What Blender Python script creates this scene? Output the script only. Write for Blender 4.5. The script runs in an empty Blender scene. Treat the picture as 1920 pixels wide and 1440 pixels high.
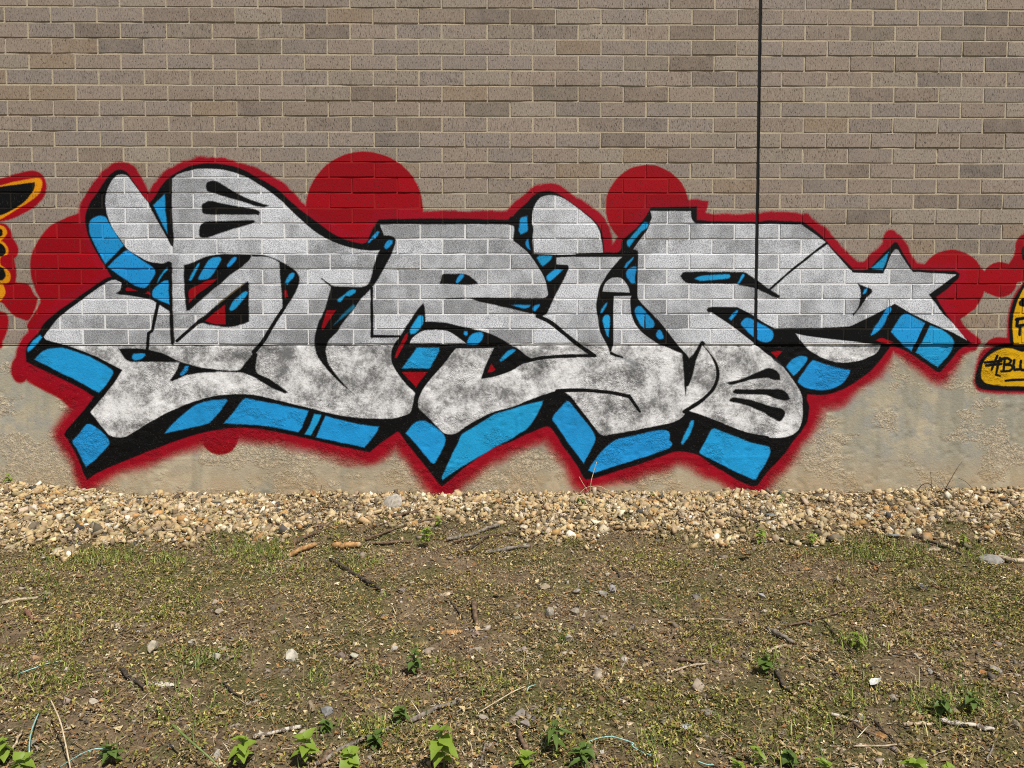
import bpy, math, random
import numpy as np
from mathutils import Vector, Matrix

random.seed(7)
RNG = np.random.default_rng(11)
R = math.radians
SC = bpy.context.scene
COL = SC.collection

# ------------------------------------------------------------------ camera
BL, CH = 0.3048, 0.1016            # brick module: length and course height
ZC = 1.03                          # top of the concrete base / first bed joint
CAM = np.array([3.15406, -5.09918, ZC - 0.02254])
YAW, PITCH, ROLL, FPX = 0.0111648, -0.0493767, -0.00092, 1400.0
_f = np.array([math.sin(YAW) * math.cos(PITCH), math.cos(YAW) * math.cos(PITCH), math.sin(PITCH)])
_r = np.array([math.cos(YAW), -math.sin(YAW), 0.0])
_u = np.cross(_r, _f)
AX_R = _r * math.cos(ROLL) + _u * math.sin(ROLL)
AX_U = -_r * math.sin(ROLL) + _u * math.cos(ROLL)
AX_F = _f
cam_data = bpy.data.cameras.new('camera')
cam_data.sensor_fit = 'HORIZONTAL'
cam_data.sensor_width = 36.0
cam_data.lens = 36.0 * FPX / 1920.0
cam_data.clip_start, cam_data.clip_end = 0.05, 300.0
cam = bpy.data.objects.new('camera', cam_data)
COL.objects.link(cam)
M3 = Matrix((AX_R, AX_U, -AX_F)).transposed()
cam.matrix_world = Matrix.Translation(Vector(CAM)) @ M3.to_4x4()
SC.camera = cam

# ------------------------------------------------------------------ light
SUN_EL, SUN_AZ = R(59.0), R(33.0)   # height; angle to the right of the wall's normal
to_sun = Vector((math.cos(SUN_EL) * math.sin(SUN_AZ), -math.cos(SUN_EL) * math.cos(SUN_AZ), math.sin(SUN_EL)))
world = bpy.data.worlds.new('World')
SC.world = world
world.use_nodes = True
wn = world.node_tree
bg = wn.nodes['Background']
sky = wn.nodes.new('ShaderNodeTexSky')
sky.sky_type = 'NISHITA'
sky.sun_disc = False
sky.sun_elevation = SUN_EL
sky.sun_rotation = math.atan2(to_sun.x, to_sun.y)
wn.links.new(sky.outputs[0], bg.inputs['Color'])
bg.inputs['Strength'].default_value = 0.055
sun_data = bpy.data.lights.new('sun', 'SUN')
sun_data.energy = 4.6
sun_data.angle = R(0.5)
sun_data.color = (1.0, 0.955, 0.88)
sun = bpy.data.objects.new('sun', sun_data)
COL.objects.link(sun)
sun.rotation_euler = to_sun.to_track_quat('Z', 'Y').to_euler()
sun.location = (3, -6, 9)
vs = SC.view_settings
vs.view_transform, vs.look = 'Standard', 'None'
vs.exposure, vs.gamma = 0.18, 1.0
vs.use_curve_mapping = False
SC.render.engine = 'CYCLES'
SC.cycles.use_denoising = False
SC.cycles.filter_width = 1.05
SC.cycles.max_bounces = 5

# ------------------------------------------------------------------ projection helpers
def project(P):
    d = np.asarray(P, float) - CAM
    w = d @ AX_F
    return np.stack([960 + FPX * (d @ AX_R) / w, 720 - FPX * (d @ AX_U) / w], -1)

def rays(u, v):
    u = np.asarray(u, float); v = np.asarray(v, float)
    return (u - 960)[..., None] / FPX * AX_R + (720 - v)[..., None] / FPX * AX_U + AX_F

def wall_xz(u, v):
    """photo pixel -> point of the wall plane y = 0"""
    d = rays(u, v)
    t = -CAM[1] / d[..., 1]
    return CAM[0] + d[..., 0] * t, CAM[2] + d[..., 2] * t

# ------------------------------------------------------------------ noise
_TAB = np.random.default_rng(5).random((8, 256, 256))
def vnoise(x, y, s=0):
    x = np.asarray(x, float); y = np.asarray(y, float)
    xi = np.floor(x).astype(int); yi = np.floor(y).astype(int)
    fx = x - xi; fy = y - yi
    fx = fx * fx * (3 - 2 * fx); fy = fy * fy * (3 - 2 * fy)
    T = _TAB[s % 8]
    a = T[xi % 256, yi % 256]; b = T[(xi + 1) % 256, yi % 256]
    c = T[xi % 256, (yi + 1) % 256]; d = T[(xi + 1) % 256, (yi + 1) % 256]
    return (a * (1 - fx) + b * fx) * (1 - fy) + (c * (1 - fx) + d * fx) * fy

def fbm(x, y, s=0, o=4):
    r = 0; a = 0.5; n = 0
    for i in range(o):
        r = r + a * vnoise(x * 2 ** i + 17.3 * i, y * 2 ** i + 9.1 * i, s + i); n += a; a *= 0.5
    return r / n

def sstep(a, b, x):
    t = np.clip((x - a) / (b - a), 0, 1)
    return t * t * (3 - 2 * t)

def gz(x, y):
    """height of the ground"""
    x = np.asarray(x, float); d = -np.asarray(y, float)
    z = -0.045 * np.clip(d, 0, 6) - 0.05 * sstep(0.45, 1.15, d)
    z = z + 0.085 * sstep(0.75, -0.3, x) * np.exp(-np.clip(d, 0, 9) * 1.6)
    z = z + 0.02 * sstep(5.4, 6.6, x) * np.exp(-np.clip(d, 0, 9) * 2.0)
    z = z + 0.05 * (fbm(x * 1.3 + 40, d * 1.3 + 7, 2, 3) - 0.5) * sstep(0.0, 0.8, d)
    z = z + 0.034 * (fbm(x * 6 + 3, d * 6 + 11, 1, 3) - 0.5) + 0.020 * (fbm(x * 19 + 5, d * 19 + 2, 4, 2) - 0.5)
    return z

def ground_pt(u, v):
    d = rays(np.array([u]), np.array([v]))[0]
    t = 1.0
    for _ in range(60):
        p = CAM + d * t
        dz = p[2] - float(gz(p[0], p[1]))
        t += dz / max(0.12, -d[2]) * 0.8
    p = CAM + d * t
    return float(p[0]), float(min(p[1], -0.012)), t

# ------------------------------------------------------------------ object helpers
def tag(o, label=None, cat=None, group=None, kind=None):
    if label: o['label'] = label
    if cat: o['category'] = cat
    if group: o['group'] = group
    if kind: o['kind'] = kind
    return o

def link(name, me, mat=None, parent=None, loc=None):
    o = bpy.data.objects.new(name, me)
    COL.objects.link(o)
    if mat is not None and me is not None and not me.materials: me.materials.append(mat)
    if parent is not None: o.parent = parent
    if loc is not None: o.location = loc
    return o

def empty(name, loc=(0, 0, 0)):
    o = bpy.data.objects.new(name, None)
    o.empty_display_size = 0.1
    o.location = loc
    COL.objects.link(o)
    return o

def mesh_py(name, V, F, smooth=False):
    me = bpy.data.meshes.new(name)
    me.from_pydata([tuple(map(float, v)) for v in V], [], F)
    if smooth: me.polygons.foreach_set('use_smooth', [True] * len(me.polygons))
    me.update()
    return me

def mesh_np(name, V, F, smooth=False, fcol=None, vcol=None):
    """V (n,3); F (m,k) with one k"""
    me = bpy.data.meshes.new(name)
    V = np.ascontiguousarray(V, np.float32); F = np.ascontiguousarray(F, np.int32)
    m, k = F.shape
    me.vertices.add(len(V)); me.vertices.foreach_set('co', V.ravel())
    me.loops.add(m * k); me.loops.foreach_set('vertex_index', F.ravel())
    me.polygons.add(m)
    me.polygons.foreach_set('loop_start', np.arange(m, dtype=np.int32) * k)
    if smooth: me.polygons.foreach_set('use_smooth', np.ones(m, bool))
    if fcol is not None:
        at = me.color_attributes.new('tint', 'FLOAT_COLOR', 'CORNER')
        c = np.repeat(np.concatenate([fcol, np.ones((m, 1))], 1), k, 0).astype(np.float32)
        at.data.foreach_set('color', c.ravel())
    if vcol is not None:
        at = me.color_attributes.new('tint', 'FLOAT_COLOR', 'POINT')
        c = np.concatenate([vcol, np.ones((len(V), 1))], 1).astype(np.float32)
        at.data.foreach_set('color', c.ravel())
    me.update(); me.validate()
    return me

# ------------------------------------------------------------------ the sprayed paint, computed as a map of the wall plane
# outlines are listed in pixels of enlarged views: (origin x, origin y, enlargement)
VIEW = {'A': (0, 260, 4), 'B': (480, 260, 4), 'C': (960, 260, 4), 'D': (1440, 380, 4),
        'E': (0, 600, 4), 'F': (480, 600, 4), 'G': (960, 600, 4), 'H': (1440, 600, 4),
        'I': (300, 460, 6), 'L': (0, 300, 3.7895), 'R': (1740, 430, 4.3636), 'P': (0, 0, 1)}
TEX_X0, TEX_Z0, TEX_S = -1.1, -0.05, 400.0      # metres, metres, texels per metre
TEX_W, TEX_H = 3440, 1040

def pts(s):
    """'A 10,20 30,40 B 5,5*' -> array of wall texel coordinates and corner flags (* = sharp)"""
    vw = 'P'; out = []; cor = []
    for tk in s.split():
        if tk in VIEW: vw = tk; continue
        c = tk.endswith('*'); tk = tk.rstrip('*')
        x, y = map(float, tk.split(','))
        ox, oy, sc = VIEW[vw]
        out.append((ox + x / sc, oy + y / sc)); cor.append(c)
    a = np.array(out)
    X, Z = wall_xz(a[:, 0], a[:, 1])
    return np.stack([(X - TEX_X0) * TEX_S, (Z - TEX_Z0) * TEX_S], -1), cor

def smooth_path(P, cor, closed=True, n=6):
    m = len(P); out = []
    rng = range(m if closed else m - 1)
    for i in rng:
        p1, p2 = P[i], P[(i + 1) % m]
        p0 = P[i - 1] if (closed or i > 0) else p1
        p3 = P[(i + 2) % m] if (closed or i + 2 < m) else p2
        L = np.linalg.norm(p2 - p1) + 1e-9
        def tang(a, b, c):
            d = c - a; q = np.linalg.norm(d) + 1e-9
            s = min(np.linalg.norm(b - a), np.linalg.norm(c - b))
            return d / q * s
        t1 = (p2 - p1) * 0.6 if cor[i] else tang(p0, p1, p2)
        t2 = (p2 - p1) * 0.6 if cor[(i + 1) % m] else tang(p1, p2, p3)
        # sharp turns stay corners
        a = p1 - p0; b = p2 - p1; c = p3 - p2
        def ang(a, b):
            return np.dot(a, b) / (np.linalg.norm(a) * np.linalg.norm(b) + 1e-9)
        if ang(a, b) < 0.25: t1 = (p2 - p1) * 0.6
        if ang(b, c) < 0.25: t2 = (p2 - p1) * 0.6
        k = max(2, min(n, int(L / 6) + 1))
        for j in range(k):
            t = j / k
            h1 = 2 * t ** 3 - 3 * t ** 2 + 1; h2 = t ** 3 - 2 * t ** 2 + t
            h3 = -2 * t ** 3 + 3 * t ** 2; h4 = t ** 3 - t ** 2
            out.append(h1 * p1 + h2 * t1 + h3 * p2 + h4 * t2)
    if not closed: out.append(P[-1])
    return np.array(out)

def seg_dist(Q, margin, closed=True, rad=None):
    """unsigned distance to a polyline on its own window; rad = radius at each point, subtracted"""
    lo = np.floor(Q.min(0) - margin - 2).astype(int); hi = np.ceil(Q.max(0) + margin + 2).astype(int)
    x0, y0 = max(lo[0], 0), max(lo[1], 0); x1, y1 = min(hi[0], TEX_W), min(hi[1], TEX_H)
    if x1 <= x0 or y1 <= y0: return None
    D = np.full((y1 - y0, x1 - x0), 1e3, np.float32)
    m = len(Q)
    for i in range(m if closed else m - 1):
        a, b = Q[i], Q[(i + 1) % m]
        ra, rb = (0, 0) if rad is None else (rad[i], rad[i + 1])
        mg = margin + max(ra, rb)
        xa = max(int(min(a[0], b[0]) - mg), x0); xb = min(int(max(a[0], b[0]) + mg) + 2, x1)
        ya = max(int(min(a[1], b[1]) - mg), y0); yb = min(int(max(a[1], b[1]) + mg) + 2, y1)
        if xb <= xa or yb <= ya: continue
        gx = np.arange(xa, xb)[None, :] + 0.5 - a[0]; gy = np.arange(ya, yb)[:, None] + 0.5 - a[1]
        d = b - a; L = d @ d + 1e-9
        t = np.clip((gx * d[0] + gy * d[1]) / L, 0, 1)
        dd = np.sqrt((gx - t * d[0]) ** 2 + (gy - t * d[1]) ** 2) - (ra + (rb - ra) * t)
        w = D[ya - y0:yb - y0, xa - x0:xb - x0]
        np.minimum(w, dd, out=w)
    return D, x0, y0

def inside(Q, x0, y0, w, h):
    m = np.zeros((h, w), bool)
    xs = np.arange(w) + x0 + 0.5
    for r in range(h):
        y = y0 + r + 0.5
        a = Q; b = np.roll(Q, -1, 0)
        s = (a[:, 1] > y) != (b[:, 1] > y)
        if not s.any(): continue
        xc = a[s, 0] + (y - a[s, 1]) / (b[s, 1] - a[s, 1]) * (b[s, 0] - a[s, 0])
        m[r] = (np.searchsorted(np.sort(xc), xs) % 2) == 1
    return m

_yy, _xx = np.mgrid[0:TEX_H, 0:TEX_W]
WOB = (fbm(_xx / 22.0, _yy / 22.0, 3, 3) - 0.5).astype(np.float32)      # wavering of the hand and of the rough wall
GRIT = np.random.default_rng(3).random((TEX_H, TEX_W)).astype(np.float32) - 0.5
INK = np.zeros((TEX_H, TEX_W, 3), np.float32); INK[:] = (0.60, 0.02, 0.10)
COV = np.zeros((TEX_H, TEX_W), np.float32)
SIL = np.zeros((TEX_H, TEX_W), np.float32)

def lay(al, x0, y0, col, sil=0.0):
    h, w = al.shape
    s = (slice(y0, y0 + h), slice(x0, x0 + w))
    INK[s] = INK[s] * (1 - al[..., None]) + np.array(col, np.float32) * al[..., None]
    COV[s] = COV[s] + al * (1 - COV[s])
    SIL[s] = SIL[s] * (1 - al) + sil * al

def alpha(d, x0, y0, soft, wob=2.0):
    h, w = d.shape
    s = (slice(y0, y0 + h), slice(x0, x0 + w))
    d = d + WOB[s] * wob + GRIT[s] * soft * 0.9
    t = np.clip(0.5 - d / (2 * soft), 0, 1)
    return t * t * (3 - 2 * t)

def fill(s, col, soft=1.7, grow=0.0, sil=0.0, opac=1.0, wob=2.0, strict=False):
    P, c = pts(s)
    Q = P if strict else smooth_path(P, c)
    mg = abs(grow) + soft * 2 + 4
    D, x0, y0 = seg_dist(Q, mg)
    ins = inside(Q, x0, y0, D.shape[1], D.shape[0])
    d = np.where(ins, -D, D) - grow
    lay(alpha(d, x0, y0, soft, wob) * opac, x0, y0, col, sil)

def stroke(s, col, w0, w1=None, soft=1.6, opac=1.0, sil=0.0):
    """w0, w1: widths in photo pixels at the two ends"""
    P, c = pts(s)
    Q = smooth_path(P, c, closed=False)
    L = np.concatenate([[0], np.cumsum(np.linalg.norm(np.diff(Q, axis=0), axis=1))]); L /= L[-1]
    k = TEX_S / 278.0
    if w1 is None: w1 = w0
    rad = (w0 + (w1 - w0) * L) * 0.5 * k
    D, x0, y0 = seg_dist(Q, soft * 2 + 4, closed=False, rad=rad)
    lay(alpha(D, x0, y0, soft) * opac, x0, y0, col, sil)

def disc(u, v, ru, rv, col, soft=2.2, opac=1.0):
    a = np.linspace(0, 2 * math.pi, 40, endpoint=False)
    s = 'P ' + ' '.join('%f,%f' % (u + ru * math.cos(t), v + rv * math.sin(t)) for t in a)
    fill(s, col, soft, opac=opac, wob=3.0)
VIEW.update({'a': (640, 380, 8), 'b': (640, 540, 8), 'c': (880, 420, 8), 'd': (1080, 420, 8), 'e': (1080, 580, 8), 'f': (1280, 500, 8)})
RED, RED2 = (0.60, 0.0, 0.07), (0.60, 0.015, 0.115)
BLK, SLV = (0.022, 0.022, 0.028), (0.69, 0.70, 0.72)
BLU, YEL, ORA = (0.13, 0.60, 0.85), (0.86, 0.66, 0.03), (0.86, 0.56, 0.05)

OUT = ('E 195,312* 198,200 290,90 A 340,1375 450,1285 620,1165 780,1055 835,1035* 790,960 740,880 680,770 645,660 640,580 670,490 740,390 '
 '800,300 850,250 900,232 950,250 985,300 1040,380 1090,450 1130,492* 1160,440 1200,370 1260,300 1340,245 1430,205 1540,188 1650,190 '
 '1760,212 1850,247 1920,288 B 60,318 160,380 260,470 340,540 420,600 500,660 590,720 700,768 800,788 835,770 870,690 900,640 920,608* '
 '1090,603 1500,600 1920,612 C 5,592 40,545 100,490 160,430 210,402 280,395 340,410 400,450 500,520 590,590 640,640 665,680 680,750 690,862* '
 '790,855 850,780 900,720 960,640 1000,590 1030,540 1040,518* 1385,510* 1385,612* 1500,620 1840,625 D 0,135 268,145* 330,190 420,270 510,370 '
 '600,460 655,508 750,500 800,450 860,390 910,340 950,298* 972,302* 1040,430 1090,500* 1250,510 1400,512 1437,535 1425,570 1350,640 1262,706* '
 '1290,765 1340,840 1400,920 1460,995 1535,1058* H 1450,215 1400,275 1300,392* 1270,385 1200,335 1080,255 960,192 930,190 885,250 800,358 700,440 '
 '600,502 500,545 400,562 300,557 295,600 312,650 300,760 260,830 200,900 130,1000 50,1090 0,1140 G 1845,1242* 1800,1247 1700,1205 1600,1145 '
 '1500,1085 1420,1025 1360,1000 1270,985 1200,992 1100,1030 960,1080 800,1130 640,1182 555,1198* 530,1170 500,1110 440,1020 380,940 330,860 290,810 '
 '255,800 200,820 100,860 0,910 F 1800,950 1700,1010 1600,1080 1500,1160 1420,1230 1390,1247* 1350,1200 1280,1110 1200,1010 1130,920 1080,850 1060,836* '
 '980,890 900,950 850,992* 780,978 650,952 500,917 300,870 100,830 0,815 E 1750,808 1550,840 1400,880 1200,950 1000,1030 850,1090 720,1150 652,1198* '
 '625,1160 590,1060 540,960 500,890 480,860 500,820 570,740 640,660 702,575* 600,512 480,452 350,387 250,342')

def halo():
    P, c = pts(OUT)
    Q = smooth_path(P, c)
    D, x0, y0 = seg_dist(Q, 48)
    ins = inside(Q, x0, y0, D.shape[1], D.shape[0])
    d = np.where(ins, -D, D)
    low = sstep(430.0, 340.0, np.arange(D.shape[0])[:, None] + y0)      # looser strokes on the concrete
    lowf = (fbm((np.arange(D.shape[1])[None, :] + x0) / 90.0, (np.arange(D.shape[0])[:, None] + y0) / 90.0, 5, 2) - .5).astype(np.float32)
    wide = 21.5 + 14 * low + (14 + 16 * low) * lowf + 8 * WOB[y0:y0 + D.shape[0], x0:x0 + D.shape[1]]
    soft = 3.4 + 12.0 * low + 10 * low * lowf
    t = np.clip(0.5 - (d - wide + GRIT[y0:y0 + D.shape[0], x0:x0 + D.shape[1]] * soft * 1.1) / (2 * soft), 0, 1)
    lay(t * t * (3 - 2 * t), x0, y0, RED2)
    t = np.clip(1 - (d - wide) / 34, 0, 1) ** 3 * 0.26 * low * (GRIT[y0:y0 + D.shape[0], x0:x0 + D.shape[1]] + 0.5) * 2   # faint overspray
    lay(t.astype(np.float32), x0, y0, RED2)
    return Q

# red background blobs
fill('A 600,560 480,600 380,650 300,740 245,840 225,930 235,1040 270,1150 300,1230 200,1400 E 200,20 220,160 260,100 A 600,1170 835,1035 700,780 650,620', RED, 2.6)
disc(683, 392, 110, 108, RED); fill('B 380,520 420,600 600,720 800,790 900,640 1240,620 1240,480 700,500', RED, 2.2)
disc(1213.5, 388, 78, 79, RED); fill('C 710,500 740,590 815,712 800,770 745,815 690,860 790,858 900,720 1040,520 1320,520 1300,420', RED, 2.2)
fill('C 1290,462* 1475,465* 1468,512 1445,565 1380,612 1330,560', RED2, 2.4)
disc(1785, 532, 62, 64, RED); disc(1875, 524, 33, 33, RED)
fill('D 1600,470 1640,520 1790,470 1850,380 1860,300 1890,250 1950,225 2100,225 2100,560 1870,600 1840,650 1700,690 1600,640', RED, 2.6)
fill('D 1240,720 1420,560 1560,620 1500,830 1430,880 1410,910', RED, 2.0)
fill('D 860,300 872,240 900,205 945,205 968,230 985,300 930,350', RED2, 3)
fill('E 190,300 700,570 545,668 440,592 300,520 210,470 190,440', RED, 4.0)
disc(37, 693, 18, 26, RED, 3.5); disc(412, 818, 35, 36, RED, 3.0)
fill('E 130,205 200,180 200,320 110,330', RED, 3.5)
# neighbour on the left
fill('L -300,160 0,130 100,100 220,73 275,85 312,120 332,185 312,260 270,312 200,362 100,412 0,437 -300,440', RED, 2.6)
fill('L -300,450 0,448 42,458 75,500 90,550 120,600 130,650 115,692 102,702 116,800 112,868 200,885 240,950 268,985 250,1060 200,1140 140,1122 100,1110 55,1062 0,1010 -300,1010', RED, 2.6)
fill('L -300,1060 0,1075 40,1085 56,1110 61,1160 46,1230 20,1290 0,1342 -300,1350', RED, 3.0)
fill('L -240,215 0,180 100,155 240,127 292,135 302,172 282,232 230,282 150,332 50,396 0,422 -240,440', ORA, 2.2)
fill('L -220,240 0,192 100,180 246,158 246,192 202,262 150,312 80,357 20,387 0,392 -220,410', BLK, 2.0)
fill('L -200,450 0,462 36,480 52,515 42,540 10,570 40,598 62,640 52,672 10,690 5,740 40,768 74,812 66,868 20,882 34,910 38,945 25,975 0,1002 -200,1000', ORA, 2.2)
fill('L -160,480 0,490 15,500 16,530 0,542 -160,545', BLK, 2.0)
fill('L -160,600 0,590 30,618 40,652 20,682 0,686 -160,690', BLK, 2.0)
fill('L -160,760 0,758 26,778 40,822 20,852 0,856 -160,858', BLK, 2.0)
# neighbour on the right
fill('R 640,930 650,740 665,640 700,550 750,470 800,420 1000,380 1000,980 640,960', RED2, 4.0)
fill('R 475,935 500,905 560,882 640,885 680,900 680,960 480,950', RED, 2.6)
fill('R 380,1240 400,1100 440,1000 480,965 620,930 1000,930 1000,1350 600,1350 430,1330 395,1300', RED2, 6.0)
fill('R 1000,300 860,360 785,440 750,500 710,570 680,650 665,740 665,850 680,945 740,975 1000,980', BLK, 2.0)
fill('R 770,160 800,130 1000,110 1000,280 800,262 772,240', BLK, 2.5)
fill('R 1000,360 860,410 785,480 750,550 720,620 700,700 690,800 695,880 715,950 785,968 1000,970', YEL, 1.8)
fill('R 1000,935 760,948 640,940 560,958 500,1000 440,1070 410,1150 398,1230 420,1290 480,1312 600,1322 1000,1325', BLK, 2.6)
fill('R 1000,985 785,1000 700,975 620,975 540,1010 480,1060 450,1130 443,1200 470,1250 530,1272 650,1285 1000,1288', YEL, 1.8)
for s_, w_ in (('R 725,738 790,726', 6), ('R 735,735 728,790', 6), ('R 740,792 790,782', 6), ('R 757,790 750,860', 6), ('R 760,600 790,575', 8), ('R 762,612 800,622', 8),
               ('R 577,1035 530,1150', 4), ('R 600,1052 565,1190 600,1200', 4), ('R 475,1090 610,1078', 4.5), ('R 485,1115 612,1102', 4.5),
               ('R 640,1055 628,1160', 5), ('R 612,1062 660,1055 690,1075 675,1098 640,1108', 5), ('R 640,1110 690,1112 704,1135 680,1158 610,1164', 5),
               ('R 715,1072 712,1110 718,1150 760,1145', 5), ('R 772,1078 766,1130 780,1152 815,1148 818,1080', 5), ('R 645,1240 700,1234 800,1230', 4)):
    stroke(s_, BLK, w_, soft=1.4)
OUT_Q = halo()
fill(OUT, BLK, 2.4)

# ---- silver letters
fill('A 905,268 955,280 1010,350 1070,430 1125,505 1200,640 1285,800 1290,300* 1340,265 1440,235 1550,225 1650,232 1760,255 1850,290 1920,330 B 90,390 180,460 '
     '270,545 350,620 430,690 520,745 620,790 720,820 820,838 925,838* 925,1130 1000,1130* F 1090,120* 1040,180 1015,240 1020,320 1060,400 1120,480 1190,545 1185,580 '
     '1170,650 1150,700 1050,735 950,740 800,735 600,710 400,660 200,610 0,565 E 1800,555 1600,570 1400,630 1200,720 1000,840 920,880 830,870 760,800 700,720 '
     '678,690 760,590 840,490 915,375* 840,335 720,275 600,225 480,185 350,150 330,125 400,30 A 450,1335 620,1205 780,1090 850,1060 910,1080 900,1165 1150,1212 '
     '1270,1290* 1282,940* 1130,925 1040,880 960,830 900,750 850,680 810,590 790,500 795,420 820,350 860,290', SLV, 1.8, sil=1)
fill('a 585,335* 900,325 1500,330 1920,325 B 1500,642 C 0,645 c 670,30* 690,200* 660,240 760,330 880,430 960,530 1050,670 1110,770 1150,880 1170,980 1180,1060 1130,1110* '
     'C 268,1195 190,1340 300,1370 430,1440 G 280,30 500,190 625,260 640,278 450,275 150,288 20,200 F 1785,205 1500,200 1090,190* 870,140 B 870,1140 930,840 a 570,730* 640,480*', SLV, 1.8, sil=1)
fill('F 1500,212* 1785,208* 1690,440* 1800,420 1920,378 G 100,322 250,292 450,284 640,280 740,200 1150,190 1290,268 1295,500 1310,600 1300,690 1270,735 1200,770 1100,790 '
     '900,830 700,865 655,850 440,570* 360,528 250,555 100,612 0,650 F 1750,702 1600,782 1500,850 1440,857 1400,840 1300,740 1215,655 1215,600 1250,520 1320,430 1400,340 1470,250', SLV, 1.8, sil=1)
fill('C 165,860* 150,700 155,560 175,490 220,440 300,425 370,440 450,490 540,560 610,620 650,680 670,760 682,855* 500,865 300,868', SLV, 1.8, sil=1)
fill('c 1305,505* d 0,495 690,495* 640,540 560,640 480,740 410,860 350,970 325,1090 305,1200 310,1300 330,1400 e 350,300 400,420 470,540 510,640 700,700 720,820 200,900 '
     '0,700 G 500,190 280,30 C 430,1440 200,1340 c 1130,1360 1200,1220 1260,1090 1330,960 1420,790 1490,660 1470,620 1305,610*', SLV, 1.8, sil=1)
fill('d 570,1080* 830,1080* 815,1150 825,1300 850,1440 e 830,60 880,200 960,310 1060,400 1170,475 1230,515 1400,590 1600,670* 1620,900 1000,900 520,640 560,540 560,0', SLV, 1.8, sil=1)
fill('C 1040,545* 1340,545* 1347,600 1380,635 1840,642 D 0,160 250,165* 300,200 380,260 440,305 520,400 600,490 645,524* 862,530* 885,490 920,400 957,350* 975,355* 1020,430 '
     '1085,520* 1250,530 1408,540* 1300,620 1205,690* 1245,740 1300,820 1400,920 1490,1032* 1400,980 1200,890 1060,820 950,757* 800,838 680,895 600,928 300,940 60,942 f 1380,925 '
     '1230,850 1090,760 1000,700 820,610* 440,605 420,660 520,740 760,900 900,1010 1090,1160 1300,1330 H 40,250 100,330 170,420 225,500 258,570 264,650 260,750 228,830 160,873 80,885 0,880 '
     'G 1750,850 1600,793 1450,733 1340,697 1300,690 1300,400 1330,285 e 1680,700 1500,500 1200,120 d 1220,1440 1060,1270 930,1130 925,900 930,450 845,395* 940,260 1080,80 C 1030,640 1050,595', SLV, 1.8, sil=1)
fill('H 205,100* 300,120 500,145 640,160 852,185* 830,235 780,270 700,300 600,318 500,312 400,275 300,215 240,150', SLV, 1.8, sil=1)

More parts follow.
